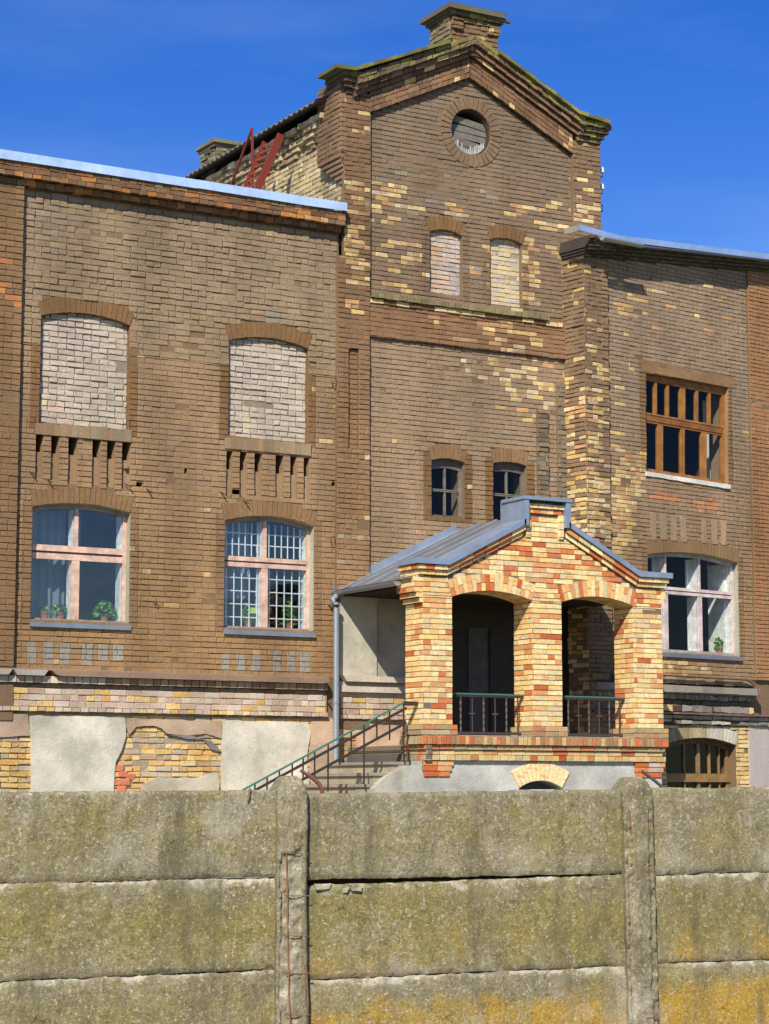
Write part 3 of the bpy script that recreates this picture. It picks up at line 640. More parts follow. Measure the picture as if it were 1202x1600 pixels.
def gradC(u, z):
    for op in (sA, sB, oA, oB):
        if op.u0 - 0.15 < u < op.u1 + 0.15 and op.zb - 0.04 < z < op.zs + 0.1: return DARKP if z < 9 else lerp(DARKP, (0.22, .155, .1), .6)
    if z > Z_B0: return lerp((0.235, 0.162, 0.101), (0.205, 0.147, 0.096), (z - 10) / 2.5)
    return lerp((0.315, 0.211, 0.121), (0.292, 0.202, 0.124), (z - 5) / 3)
cC = colfn(PAINT, ptsC, gradC, spot=0.006)
ou, oz = M.uz(736, 206.5); orad = (M.uz(767, 206)[0] - M.uz(704.6, 206)[0]) / 2
circ = lambda r, n=28: [(ou + r * math.cos(2 * math.pi * i / n), oz + r * math.sin(2 * math.pi * i / n)) for i in range(n)]
gl_l = M.uz(579, 173, .1); gl_a = M.uz(734.5, 120.5, .1); gl_r = M.uz(894.5, 241, .1)
U0g = M.u(545, 400, .1); U1g = M.u(941, 300, .1)
# raking line: straight up both sides, measured at the front of the raked band
Ua = gl_a[0]; slope = ((gl_a[1] - gl_l[1]) / (gl_a[0] - gl_l[0]) + (gl_a[1] - gl_r[1]) / (gl_r[0] - gl_a[0])) / 2
rk = lambda u, top=0.0: gl_a[1] + top - slope * abs(u - Ua)
TOP = M.z(703, 60, .3) - (rk(M.u(703, 60, .3)))           # height of coping above the lower rake edge
w = MB()
zk = rk(U0g) + 0.35
outer = [(U0g, 2.5), (U1g, 2.5), (U1g, rk(U1g) + .3), (Ua, gl_a[1] + .35), (U0g, rk(U0g) + .3)]
slab(w, M, outer, [sA.poly(), sB.poly(), oA.poly(), oB.poly(), circ(orad)], -0.40, 0.0, MORT, 0, [(0.2, .15, .1)] * 4 + [DARKP])
box(w, M, U0g, U1g, 0, 2.5, -0.4, 0.0, MORT)
pan = [(U_P1, 4.0), (U_C1 + .3, 4.0), (U_C1 + .3, rk(U_C1 + .3)), (Ua, gl_a[1]), (U_P1, rk(U_P1))]
for zlo, zhi, ch, Ln in ((4.0, Z_B0, .0795, .215), (Z_B1 - .02, gl_a[1], .0775, .235)):
    pp = [(U_P1, zlo), (U_C1 + .3, zlo)] + ([(U_C1 + .3, zhi), (U_P1, zhi)] if zhi < 9.5 else [(U_C1 + .3, rk(U_C1 + .3)), (Ua, gl_a[1]), (U_P1, rk(U_P1))])
    coursed(w, M, pp, [sA.ringpoly(), sB.ringpoly(), oA.ringpoly(), oB.ringpoly(), circ(orad + .2)], 0, cC, ch=ch, Ln=Ln, rel=0.013, j=0.0035, gap=.009, breaks=[(u_, op.zb - .05, op.zs + .1) for op in (sA, sB, oA, oB) for u_ in (op.u0 - .15, op.u1 + .15)])
w.build('wall', BRICK, B, 'tall gable wall with patches of bare yellow brick')
for op in (sA, sB, oA, oB):
    w = MB(); voussoirs(w, M, op, 0.0, colfn(DARKP if op in (oA, oB) else lerp(DARKP, PAINT, .3), patches(M, 0, [(705, 345, 22, 20, .8, YEL), (790, 370, 22, 10, .5, YEL)]), a=.08, spot=0), w=.08, rel=0.02 if op in (oA, oB) else .014, j=.004); w.build('window_arch', BRICK, B)
w = MB(); nv = 34
for i in range(nv):
    a0, a1 = 2 * math.pi * i / nv + .012, 2 * math.pi * (i + 1) / nv - .012
    q = [(ou + r * math.cos(a), oz + r * math.sin(a)) for r, a in ((orad, a0), (orad + .2, a0), (orad + .2, a1), (orad, a1))]
    brickq(w, M, q, 0, .022, vary((0.200, 0.132, 0.078), .1), j=.003)
w.build('oculus_ring', BRICK, B)
w = MB(); zz = oz - orad - .05; k = 0
while zz < oz + orad * .35:                                 # old grey boards closing the round window, sagging
    h_ = rnd.uniform(.09, .13); hw = orad + .05
    tl = 0.10 * math.sin(k * 1.3) * .3 + .05
    prism(w, M, [(ou - hw, zz + tl), (ou + hw, zz - tl), (ou + hw, zz - tl + h_ - .012), (ou - hw, zz + tl + h_ - .012)], -0.13, -0.10 + rnd.uniform(-.01, .01), vary((0.14, 0.125, 0.11), .25)); zz += h_; k += 1
box(w, M, ou - orad - .1, ou + orad + .1, oz - orad - .1, oz + orad + .1, -0.40, -0.36, (0.02, 0.02, 0.02))  # near-black back paints in the dark of the hole
for i in range(15):                                         # frayed pale splinters along the bottom
    u_ = ou - orad * .75 + i * orad * 1.5 / 14; h_ = rnd.uniform(.06, .16); zb0 = oz - math.sqrt(max(.01, orad ** 2 - (u_ - ou) ** 2)) - .01
    prism(w, M, [(u_ - .02, zb0), (u_ + .02, zb0), (u_ + .008, zb0 + h_ + .06), (u_ - .012, zb0 + h_ + .05)], -0.085, -0.075, vary((0.42, 0.40, 0.36), .2))
n_ = 28
for i in range(n_):  # added dark ring; its colour holds the shade in the round reveal
    a0, a1 = 2 * math.pi * i / n_, 2 * math.pi * (i + 1) / n_
    prism(w, M, [(ou + r * math.cos(a), oz + r * math.sin(a)) for r, a in ((orad - .028, a0), (orad + .01, a0), (orad + .01, a1), (orad - .028, a1))], -.36, -.045, (0.05, .042, .035))
w.build('oculus_boards', vmat('old_board', .9, .3, 8, .5, 40, .004), B, 'weathered grey boards inside the round window, with an added dark ring')
for op, cfl in ((oA, [(0.50, 0.42, 0.33), (0.46, 0.38, 0.31), (0.52, 0.36, 0.27)]), (oB, [(0.56, 0.46, 0.30), (0.60, 0.48, 0.26), (0.48, 0.42, 0.34)])):
    wf = MB(); box(wf, M, op.u0 - .02, op.u1 + .02, op.zb - .05, op.zc + .05, -0.3, -0.075, (0.33, 0.27, 0.20))
    gp = patches(M, -.07, [(708, 432, 20, 24, 1.6, [(0.34, 0.32, 0.29)]), (805, 405, 10, 20, .7, [(0.42, 0.38, 0.34)]), (712, 385, 12, 20, .8, [(0.44, 0.40, 0.37)])])
    coursed(wf, M, op.poly(), [], -0.075, lambda u, z, cfl=cfl, gp=gp: colfn(rnd.choice(cfl), gp, spot=.1)(u, z), ch=.077, Ln=.24, rel=.012, j=.006); wf.build('blind_window', BRICK, B, 'small bricked-up arched window in the gable')
GW = (0.17, 0.145, 0.115)
for op in (sA, sB):
    window(B, M, op, op.zb + (op.zs - op.zb) * .47, op.zb + (op.zs - op.zb) * .515, [(.5, .03)], [(.5, .03)], GW, dF=-0.09, fw=.05, lab='small grey weathered window above the porch', inner=None, topth=.14, dark=(0.13, 0.10, 0.08))

# pilasters of the gable block
cPl = colfn((0.235, 0.150, 0.085), patches(M, .08, [(556, 400, 18, 60, 1.1, YEL), (556, 470, 18, 45, .7, YEL), (556, 310, 20, 30, .7, YEL), (560, 370, 24, 30, .6, YEL), (550, 850, 25, 70, .22, [(0.36, .27, .17)]), (550, 220, 20, 80, .05, YEL)]),
            grad=lambda u, z: lerp((0.305, 0.18, 0.085), (0.20, 0.115, 0.06), (z - 5) / 4.5), spot=0.01)
w = MB(); sl0, sl1 = M.u(545, 600, .08), M.u(561, 600, .08); sz0, sz1 = M.z(545, 703, .08), M.z(545, 543, .08)
zc5 = M.z(540, 400, .08)
lw = rectp(U_P0, U_P1, 2.55, zc5); up_ = rectp(M.u(538, 300, .08), U_P1, zc5, rk(U_P1) + .3)
slab(w, M, lw, [rectp(sl0, sl1, sz0, sz1)], 0, 0.076, MORT, 0, None); slab(w, M, up_, [], 0, 0.076, MORT)
coursed(w, M, rectp(U_P0, U_P1, 4.6, zc5), [rectp(sl0, sl1, sz0, sz1)], .076, cPl, ch=.0795, Ln=.235, j=.005, rel=.013)
coursed(w, M, up_, [], .076, cPl, ch=.0785, Ln=.235, j=.006, rel=.014)
coursed(w, M, rectp(sl0, sl1, sz0, sz1), [], .028, cPl, ch=.0795, Ln=.235, j=.003, rel=.010)
w.build('pilaster', BRICK, B, 'pilaster left of the gable wall with a long narrow sunk slot')
w = MB(); cPr = colfn((0.22, 0.14, 0.08), patches(M, .08, [(918, 330, 20, 20, .8, YEL), (915, 290, 20, 30, .2, YEL), (920, 250, 18, 60, .08, YEL)]), spot=.01)
up2 = rectp(M.u(896, 300, .08), M.u(939, 300, .08), M.z(915, 420, .08), rk(U_C1) + .25)
slab(w, M, up2, [], -.3, .076, MORT); coursed(w, M, up2, [], .076, cPr, ch=.0785, Ln=.235, j=.006, rel=.014)
w.build('pilaster', BRICK, B, 'pilaster at the right side of the gable')

# ledge and band across the gable wall
w = MB(); cBd = colfn((0.245, 0.135, 0.07), patches(M, .05, [(800, 520, 50, 25, .7, YEL), (770, 545, 50, 16, .6, YEL), (730, 500, 60, 12, .25, YEL)]), spot=.004)
bp_ = rectp(U_P1, U_C1 + .15, Z_B0, Z_B1 - .09)
slab(w, M, bp_, [], 0, .058, MORT); coursed(w, M, bp_, [], .058, cBd, ch=.0775, Ln=.235, rel=.013, j=.004)
MOSS = [(0.22, 0.19, 0.07), (0.26, 0.20, 0.10), (0.19, 0.15, 0.08)]
rowband(w, M, U_P1, M.u(858, 490, .12), Z_B1 - .09, Z_B1 + .0, 0, .135, lambda u, z: vary(rnd.choice(MOSS), .15), Ln=.13, j=.006)
rowband(w, M, U_P1, M.u(880, 490, .1), Z_B1 - .165, Z_B1 - .09, 0, .088, lambda u, z: vary(rnd.choice([DARKP] * 3 + YEL[:2]), .15), Ln=.24, j=.006)
w.build('ledge', BRICK, B, 'mossy projecting ledge below the small bricked-up windows')
# two upright brick strips right of the gable wall
w = MB()
for xa, xb, ya, yb, cc in ((872, 889, 596, 800, [(0.20, 0.16, 0.105), (0.17, 0.14, 0.09)]), (840, 857, 640, 800, [(0.22, 0.16, 0.10), (0.17, 0.13, 0.09), (0.26, 0.2, 0.12)])):
    pp = rectp(M.u(xa, 700, .05), M.u(xb, 700, .05), M.z(xa, yb, .05), M.z(xa, ya, .05)); slab(w, M, pp, [], 0, .045, MORT); coursed(w, M, pp, [], .045, lambda u, z, cc=cc: vary(rnd.choice(cc), .12), ch=.0795, Ln=.3, rel=.02, j=.01)
w.build('brick_strip', BRICK, B, 'rough upright brick strips beside the gable panel')

# raked cornice
w = MB(); cR = lambda u, z: vary(rnd.choice([(0.22, 0.12, 0.065), (0.20, 0.11, 0.06), (0.24, 0.15, 0.085), (0.17, 0.10, 0.055)] if rnd.random() < (.94 if z > 12 and u < Ua + 1.2 else .86) else YEL), .12)
cM = lambda u, z: vary(rnd.choice([(0.19, 0.15, 0.06), (0.24, 0.21, 0.06), (0.16, 0.11, 0.06), (0.14, 0.10, 0.06)]), .2)
th = .0775; kk = math.sqrt(1 + slope * slope); vt = th * kk
U0r, U1r = M.u(578, 170, .1), M.u(896, 240, .1)
UL, UR = M.u(556, 130, .2), M.u(912, 200, .2)
def rake(lo, hi, n, d1, cf, rel=.012, j=.005, u0=None, u1=None):
    """n courses between heights lo..hi above the lower rake edge, on both slopes"""
    a0 = UL if u0 is None else u0; a1 = UR if u1 is None else u1
    t_ = (hi - lo) / n / kk
    slant(w, M, (a0, rk(a0, hi)), (Ua, rk(Ua, hi)), t_, -.05, d1, cf, n=n, core=(0.07, .05, .035), rel=rel, j=j)
    slant(w, M, (Ua, rk(Ua, hi)), (a1, rk(a1, hi)), t_, -.05, d1, cf, n=n, core=(0.07, .05, .035), rel=rel, j=j)
print('TOP', TOP)
rake(0.0, 4 * vt, 4, .09, cR, u0=U0r, u1=U1r)
rake(4 * vt, 5 * vt, 1, .15, cR); rake(5 * vt, 6 * vt, 1, .21, cR, j=.008); rake(6 * vt, TOP - .07, max(1, round((TOP - .07 - 6 * vt) / vt)), .27, cM, j=.01)
# kneelers at both feet of the gable
def kneeler(ua, ub, zt_, steps, cf, left):
    for i, (h0, h1, dd, ex) in enumerate(steps):
        rowband(w, M, ua - (ex if left else 0), ub + (0 if left else ex), zt_ - h1, zt_ - h0, -.35, dd, cf, Ln=.13, j=.010)
ztL = M.z(540, 101, .3); ztR = M.z(935, 184, .3)
kneeler(M.u(540, 130, .1), M.u(572, 130, .1), ztL, [(.06, .15, .27, .13), (.15, .23, .22, .10), (.23, .31, .17, .05), (.31, .39, .12, .0)], cM, True)
kneeler(M.u(900, 200, .1), M.u(938, 200, .1), ztR, [(.06, .15, .27, .12), (.15, .23, .22, .09), (.23, .31, .17, .05), (.31, .39, .12, .0)], cM, False)
w.build('gable_cornice', BRICK, B, 'raked brick cornice of the gable in stepped courses')
w = MB(); MS = (0.21, 0.20, 0.045)
def cop(a, b_, n_=14):
    for i in range(n_):
        t0, t1 = i / n_, (i + 1) / n_; p0 = (a[0] + (b_[0] - a[0]) * t0, a[1] + (b_[1] - a[1]) * t0); p1 = (a[0] + (b_[0] - a[0]) * t1, a[1] + (b_[1] - a[1]) * t1)
        h = .055 + rnd.uniform(-.012, .012); dd = .345 + rnd.uniform(-.012, .012)
        prism(w, M, [(p0[0], p0[1] - .07), (p1[0] + .003, p1[1] - .07), (p1[0] + .003, p1[1] - .07 + h), (p0[0], p0[1] - .07 + h)], -.3, dd, vary(lerp(MS, (0.10, 0.085, 0.055), rnd.random() * .75), .25))
pL0, pL1 = M.uz(526, 98, .34), M.uz(556, 103, .34); pLt = M.uz(704, 60, .34); pRt = M.uz(781, 77, .34); pR1 = M.uz(908, 172, .34); pR0 = M.uz(954, 187, .34)
cop(pL0, pL1, 3); cop(pL1, pLt, 16); w.build('gable_coping', BRICK, B, 'mossy coping on the left slope of the gable'); w = MB(); cop(pRt, pR1, 16); cop(pR1, pR0, 4)
w.build('gable_coping', BRICK, B, 'mossy coping on the right slope of the gable')
# finial block on the gable top
w = MB(); fu0, fu1 = M.u(706, 60, .2), M.u(778, 60, .2); fz0 = M.z(706, 95, .2); fz1 = M.z(706, 17, .2)
fzb = rk(Ua) + 6 * vt
box(w, M, fu0 + .01, fu1 - .01, rk(Ua) + 4 * vt, fz1, -.45, .19, (0.08, .06, .04)); 
cF = colfn((0.205, 0.13, 0.07), patches(M, .2, [(757, 70, 8, 30, .9, YEL), (710, 60, 5, 20, .5, YEL), (735, 25, 40, 5, .3, YEL)]), spot=.03, a=.14)
prF = [(fu0, rk(fu0) + TOP - .03), (Ua, fzb - .12), (fu1, rk(fu1) + TOP - .03), (fu1, fz1), (fu0, fz1)]
coursed(w, M, prF, [], .19, cF, ch=.077, Ln=.235, rel=.016, j=.006)
FS = Frame(*M.P(fu0, 0, -.45)[:2], R(-90))
coursed(w, FS, rectp(0.0, .64, rk(fu0) + TOP - .4, fz1), [], 0.0, lambda u, z: vary(rnd.choice([(0.22, .20, .09), (0.18, .14, .08), (0.25, .2, .1)]), .15), ch=.077, Ln=.22, rel=.022, j=.010)
for k_, (a0, a1) in enumerate(((fu0 - .02, fu0 + .2), (fu1 - .24, fu1 + .02))): 
    pp = rectp(a0, a1, rk(Ua) + TOP - .02, fz1 - .12); coursed(w, M, pp, [], .19, cF, ch=.077, Ln=.2, rel=.05, j=.006)
rowband(w, M, fu0 - .03, fu1 + .03, fz1 - .16, fz1 - .08, -.48, .235, cM, Ln=.12, j=.008); rowband(w, M, fu0 - .07, fu1 + .07, fz1 - .08, fz1, -.52, .275, cM, Ln=.12, j=.008)
w.build('finial_block', BRICK, B, 'square brick block standing on the gable top')
w = MB()
prism(w, M, rectp(fu0 - .14, fu1 + .06, fz1 + .0, fz1 + .075), -.60, .36, (0.13, 0.115, 0.075)); prism(w, M, rectp(fu0 - .10, fu1 + .10, fz1 + .075, fz1 + .10), -.60, .34, (0.10, 0.10, 0.07))
a_, b_2 = M.uz(760, 25, .30), M.uz(797, 34, .30); bar(w, M.P(a_[0], a_[1], .30), M.P(b_2[0], b_2[1] - .01, .30), .06, .04, (0.10, 0.09, 0.07))
w.build('capstone', BRICK, B, 'weathered slab with a stick poking out on top of the gable block')

# side wall of the central block above the left wing roof, with its eave
XS = M.u(545, 300, .08); SWf = Frame(XS, 43.0, R(-90))          # u runs towards the camera from y=43
uF = 43.0 - (29.0 - .08); XE = XS - .38
y1_, ze1 = xplane(XE, 500, 170); y2_, ze2 = xplane(XE, 285, 275); EZ = (ze1 + ze2) / 2; print('eave', y1_, ze1, y2_, ze2)
w = MB(); slab(w, SWf, rectp(0, uF, 9.8, EZ + .05), [], -.4, 0, (0.22, 0.17, 0.10))
YS = [(0.46, 0.37, 0.20), (0.52, 0.42, 0.22), (0.42, 0.32, 0.17), (0.36, 0.28, 0.16), (0.55, 0.46, 0.28)]
coursed(w, SWf, rectp(4, uF, 10.2, EZ - .5), [], 0, lambda u, z: vary(rnd.choice(YS), .12), ch=.08, Ln=.245, rel=.014, j=.006)
for i in range(5):
    x = 4.0; zz = EZ - .5 + i * .09
    while x < uF - .7:
        e = x + rnd.choice((.13, .25)) 
        if rnd.random() < .88: brickq(w, SWf, rectp(x + .006, e - .006, zz + .004, zz + .084), 0, .03 + i * .045 + rnd.uniform(-.02, .02), vary(rnd.choice(YS + [(0.22, .15, .09)]), .2), j=.010)
        x = e
w.build('wall', BRICK, B, 'bare yellow brick side wall of the gable block')
w = MB(); cf = colfn((0.22, 0.135, 0.075), (), a=.12, spot=.02)
zcb = M.z(536, 275, .08)
for i in range(6):
    o_ = .03 + .025 * i; rowband(w, SWf, uF - .75 + (5 - i) * .10, uF - .002, zcb + (i - 1) * .078, zcb + i * .078, 0, o_, cf, Ln=.24)
slab(w, SWf, rectp(uF - .78, uF - .002, zcb + 5 * .078, rk(U_P1) + .5), [], 0, .14, MORT); coursed(w, SWf, rectp(uF - .78, uF - .002, zcb + 5 * .078, rk(U_P1) + .45), [], .14, cf, ch=.0785, Ln=.235, rel=.014, j=.005)
slab(w, M, rectp(XS - .14, M.u(542, 250, .08), zcb + 5 * .078, ztL - .3), [], -.1, .072, MORT); coursed(w, M, rectp(XS - .15, M.u(542, 250, .08), zcb + 5 * .078, ztL - .38), [], .072, cf, ch=.0785, Ln=.235, rel=.014)
w.build('corbel', BRICK, B, 'corbelled upper side of the left gable pilaster')
# roof of the central block: corrugated sheets
w = MB(); XR = 2 * Ua - XE; RZ = EZ + (Ua - XE) * slope * .93; ny = 150; y0_, y9 = 29.35, 43.0
for sgn, xe in ((1, XE), (-1, XR)):
    vs = []; fs = []
    for i in range(ny + 1):
        yy = y0_ + (y9 - y0_) * i / ny; hh = .022 * math.cos(i * math.pi)
        for (xx, zz) in ((xe, EZ + .07), (Ua, RZ)): vs.append((xx, yy, zz + hh))
        for (xx, zz) in ((xe, EZ + .055), (Ua, RZ - .015)): vs.append((xx, yy, zz + hh))
    for i in range(ny):
        a = i * 4; fs += [(a, a + 4, a + 5, a + 1), (a + 2, a + 3, a + 7, a + 6), (a, a + 2, a + 6, a + 4)]
    w.add(vs, fs, (0.16, 0.14, 0.11))
w.build('roof', PLAST, B, 'corrugated roof sheets of the gable block')
w = MB(); box(w, M, XS + .2, U1g + .1, 10.0, EZ, -13.9, -.4, (0.1, .09, .08)); w.build('attic_wall', BRICK, B)
# chimney on that roof
cx = XS + .12; cyy, _ = xplane(cx, 337, 240); CHF = Frame(cx, cyy, 0); ct = CHF.z(337, 218); cw = CHF.u(379, 240) ; cbm = EZ - .3
w = MB(); CC = [(0.15, 0.13, 0.085), (0.19, 0.165, 0.11), (0.12, 0.10, 0.07), (0.22, 0.19, 0.12)]
cch = lambda u, z: vary(rnd.choice(CC), .2)
box(w, CHF, .01, cw - .01, cbm, ct - .12, -.62, 0, (0.07, .06, .045)); coursed(w, CHF, rectp(0, cw, cbm, ct - .12), [], 0, cch, ch=.078, Ln=.23, rel=.02, j=.012)
CS = Frame(cx, cyy + .62, R(-90)); coursed(w, CS, rectp(0, .62, cbm, ct - .12), [], 0, cch, ch=.078, Ln=.23, rel=.02, j=.012)
box(w, CHF, -.04, cw + .04, ct - .12, ct - .06, -.66, .04, (0.14, .12, .08), j=.01); box(w, CHF, -.08, cw + .08, ct - .06, ct, -.7, .08, (0.17, .17, .09), j=.008)
w.build('chimney', BRICK, B, 'crumbling grey brick chimney behind the eave')

# ------------------------------------------------------------------ right wing (turned away a little)
W = RW
wU = Op(W, (1011, 737), (1137, 757.5), (1007, 580.5), (1139, 605.5), None)
wU.zs = (W.z(1007, 580.5) + W.z(1139, 605.5)) / 2
wD = Op(W, (1013, 1016), (1157, 1026.5), (1013, 866), (1152, 880.5), (1056, 862))
wK = Op(W, (1040, 1262), (1150, 1262), (1042, 1160), (1152, 1168), (1085, 1153), ring=.22)
wU_h = [W.uz(1009.5, 737), W.uz(1138, 757.5), W.uz(1138, 605.5), W.uz(1009.5, 580.5)]
U0w = 0.0; U1w = W.u(1171, 700); U2w = U1w + 4.5
zTop = lambda u: W.z(950, 404) + (W.z(1168, 424) - W.z(950, 404)) * (u - W.u(950, 404)) / (W.u(1168, 424) - W.u(950, 404))
ptsR = patches(W, 0, [(985, 440, 40, 18, .42, YEL), (1000, 470, 40, 40, .25, YEL), (975, 500, 22, 50, .3, YEL), (985, 510, 30, 40, .3, GRY), (972, 640, 14, 120, .35, YEL), (985, 740, 26, 40, 1.3, YEL), (970, 790, 20, 40, 1.3, YEL), (975, 850, 20, 30, 1.2, YEL),
    (1035, 775, 20, 8, .8, [(0.5, 0.2, 0.09)]), (1110, 790, 40, 12, .8, [(0.52, 0.21, 0.09), (0.45, .25, .14)]), (1050, 1045, 60, 14, .95, YEL), (1150, 500, 50, 40, .06, YEL), (1080, 820, 60, 14, .5, GRY), (1045, 1040, 30, 12, 1.0, YEL)])
def gradR(u, z):
    if wU_h[0][0] - .14 < u < wU_h[1][0] + .15 and wU.zb - .02 < z < wU_h[2][1] + .2: return lerp(DARKP, PAINT, .3)
    if wD.u0 - .14 < u < wD.u1 + .14 and wD.zb < z < wD.zs + .1: return lerp(DARKP, PAINT, .5)
    return lerp((0.295, 0.189, 0.100), (0.285, 0.203, 0.131), (z - 5) / 3)
cRw = colfn(PAINT, ptsR, gradR, spot=.006)
gro = []
for xa, xb in ((1016, 1024), (1031, 1041), (1048, 1056), (1063, 1071), (1096, 1103), (1111, 1119), (1126, 1133)): gro.append(rectp(W.u(xa, 820), W.u(xb, 820), W.z(xa, 842 + (xa - 1016) * .08), W.z(xa, 800 + (xa - 1016) * .12)))
ZSP = wK.zc + .04; print('ZSP', ZSP)
w = MB(); outer = [(0, ZSP), (U2w, ZSP), (U2w, zTop(U2w) + .2), (0, zTop(0) + .2)]
slab(w, W, outer, [wU_h, wD.poly()], -.4, 0, MORT, 0, [(0.30, .2, .11), (0.36, .36, .28)])
slab(w, W, rectp(0, U2w, 0, ZSP), [[(wK.u0, .4), (wK.u1, .4), (wK.u1, wK.zs)] + wK.arc()[1:-1] + [(wK.u0, wK.zs)]], -.4, 0, MORT)
zcr = W.z(1100, 1059, .05)
coursed(w, W, [(.2, zcr), (U1w, zcr), (U1w, zTop(U1w)), (.2, zTop(.2))], [wU_h, wD.ringpoly()], 0, cRw, ch=.0715, Ln=.235, rel=.012, j=.003, gap=.009, breaks=[(wU_h[0][0] - .14, wU.zb - .02, wU_h[2][1] + .2), (wU_h[1][0] + .15, wU.zb - .02, wU_h[2][1] + .2), (wD.u0 - .14, wD.zb, wD.zs + .1), (wD.u1 + .14, wD.zb, wD.zs + .1)])
for gp in gro: box(w, W, gp[0][0], gp[1][0], gp[0][1], gp[2][1], 0, .022, vary((0.33, 0.23, 0.14)), j=.004)
w.build('wall', BRICK, B, 'brown painted brick wall of the right wing')
w = MB(); voussoirs(w, W, wD, 0, colfn(lerp(DARKP, PAINT, .4), (), a=.03, spot=0), rel=.014, j=.001); w.build('window_arch', BRICK, B)
w = MB(); a, b_ = wU_h[3], wU_h[2]; prism(w, W, [(a[0] - .1, a[1] + .0), (b_[0] + .12, b_[1] - .0), (b_[0] + .12, b_[1] + .2), (a[0] - .1, a[1] + .2)], -.1, .016, lerp(DARKP, PAINT, .45)); w.build('lintel', PLAST, B, 'flat painted lintel over the orange wooden window')
# pilasters of the right wing
cP1 = colfn((0.24, 0.155, 0.09), patches(W, .08, [(930, 560, 30, 60, .5, YEL), (935, 620, 26, 40, .6, YEL), (930, 500, 22, 40, .3, YEL), (925, 700, 30, 50, .75, YEL), (935, 760, 30, 50, .85, YEL), (930, 830, 40, 50, .8, YEL), (935, 440, 20, 30, .2, YEL), (925, 600, 20, 200, .2, [(0.30, 0.15, 0.08)])]), a=.12, spot=.01)
U_a = W.u(953, 650, .08)
w = MB(); slab(w, W, rectp(-.04, U_a, 0, zTop(0)), [], -.4, .066, MORT); coursed(w, W, rectp(-.045, U_a, 2.0, zTop(.2)), [], .066, cP1, ch=.0735, Ln=.235, rel=.018, j=.008)
LR = Frame(*W.P(-.045, 0, -1.0)[:2], R(9 - 90)); c2 = colfn((0.23, 0.155, 0.09), (), a=.12, spot=.0)
LRn = 1.0 + .075
c3 = lambda u, z: vary(rnd.choice(YEL), .12) if rnd.random() < (.5 if z < 8.2 else .08) else c2(u, z)
slab(w, LR, rectp(0, LRn, 0, zTop(0)), [], -.05, 0.0, MORT); coursed(w, LR, rectp(0, LRn, 2.0, zTop(0)), [], 0.0, c3, ch=.0735, Ln=.235, rel=.018, j=.008)
w.build('pilaster', BRICK, B, 'worn corner pilaster of the right wing with bare yellow bricks')
w = MB(); slab(w, W, [(U1w, zcr), (U2w, zcr), (U2w, zTop(U2w)), (U1w, zTop(U1w))], [], 0, .05, MORT); coursed(w, W, rectp(U1w, U2w, zcr, zTop(U1w)), [], .05, colfn((0.32, 0.165, 0.075), (), spot=0), ch=.0715, Ln=.235, rel=.012)
w.build('pilaster', BRICK, B, 'reddish-brown pilaster at the right edge')
# cornice of the right wing, worn and dark
w = MB(); DK = [(0.085, 0.065, 0.045), (0.12, 0.09, 0.06), (0.10, 0.085, 0.05)]
def tiltband(u0, u1, h0, h1, d0, d1, cols, Ln=.13, j=.006):
    x = u0
    while x < u1:
        e = min(x + Ln, u1); q = [(x, zTop(x) + h0), (e, zTop(e) + h0), (e, zTop(e) + h1), (x, zTop(x) + h1)]
        prism(w, W, q, d0, d1 - .01, (0.06, .05, .04)); brickq(w, W, [(x + .004, q[0][1] + .004), (e - .004, q[1][1] + .004), (e - .004, q[2][1] - .004), (x + .004, q[3][1] - .004)], d1 - .03, d1, vary(rnd.choice(cols), .2), j=j); x = e
HT = W.z(1100, 388.5, .3) - zTop(W.u(1100, 388.5, .3)); print('HT', HT)
st = HT / 5
for i, dd in enumerate((.08, .14, .20, .26)): tiltband(U_a - .02, U2w, i * st, (i + 1) * st, -.1, dd, DK, j=.008)
tiltband(W.u(1000, 385, .3), U2w, 4 * st, 5 * st, -.1, .31, [(0.38, 0.29, 0.16), (0.42, 0.34, 0.22), (0.30, .22, .12)], Ln=.25)
for i, dd in enumerate((.12, .19, .26, .30)): tiltband(-.06 - .022 * i, U_a + .02 * i, i * st * .9 - .02, (i + 1) * st * .9 - .02, -.5, dd, DK + [(0.2, .16, .1)], j=.014)
tiltband(-.10, U_a + .02, 5 * st, W.uz(905.5, 350, .40)[1] - .085 - zTop(0), -.5, .30, [(0.22, .18, .12), (0.15, .12, .08), (0.30, .25, .18)], j=.02)
tiltband(-.11, U_a + .05, 3.6 * st - .02, 5 * st, -.5, .27, [(0.24, 0.19, 0.12), (0.17, .13, .09), (0.28, .23, .16)], j=.03)
w.build('cornice', BRICK, B, 'dark crumbling corbelled cornice of the right wing')
w = MB(); FB2 = (0.30, 0.42, 0.66)
ua, ub = W.uz(905.5, 353, .38), W.uz(964, 370, .38)
def strip(p, q, h, d, col): prism(w, W, [(p[0], p[1] - h), (q[0], q[1] - h), q, p], d - .012, d, col)
strip(W.uz(905.5, 350, .40), W.uz(968, 367.5, .40), .10, .40, FB2)
p, q = W.uz(964, 367, .36), W.uz(1205, 397, .36); ex = (U2w - p[0]) / (q[0] - p[0]); q = (U2w, p[1] + (q[1] - p[1]) * ex)
strip(p, q, .10, .36, FB2)
pr = W.uz(905.5, 350, .40); lp = [W.P(pr[0], pr[1], .40), W.P(pr[0] , pr[1] - .10, .40), W.P(pr[0] , pr[1] - .10, .05), W.P(pr[0], pr[1], .05)]
w.add(lp, [(0, 1, 2, 3)], (0.30, 0.29, 0.24))
prism(w, W, [(.25, pr[1] - .18), (U2w, q[1] - .08), (U2w, q[1] - .06), (.25, pr[1] - .16)], -9, .34, (0.33, 0.36, 0.42))
w.build('roof_flashing', METAL, B, 'blue sheet metal roof edge of the right wing')
w = MB(); a, b_ = W.uz(941, 370, .45), W.uz(1003, 382, .45)
n_ = 8
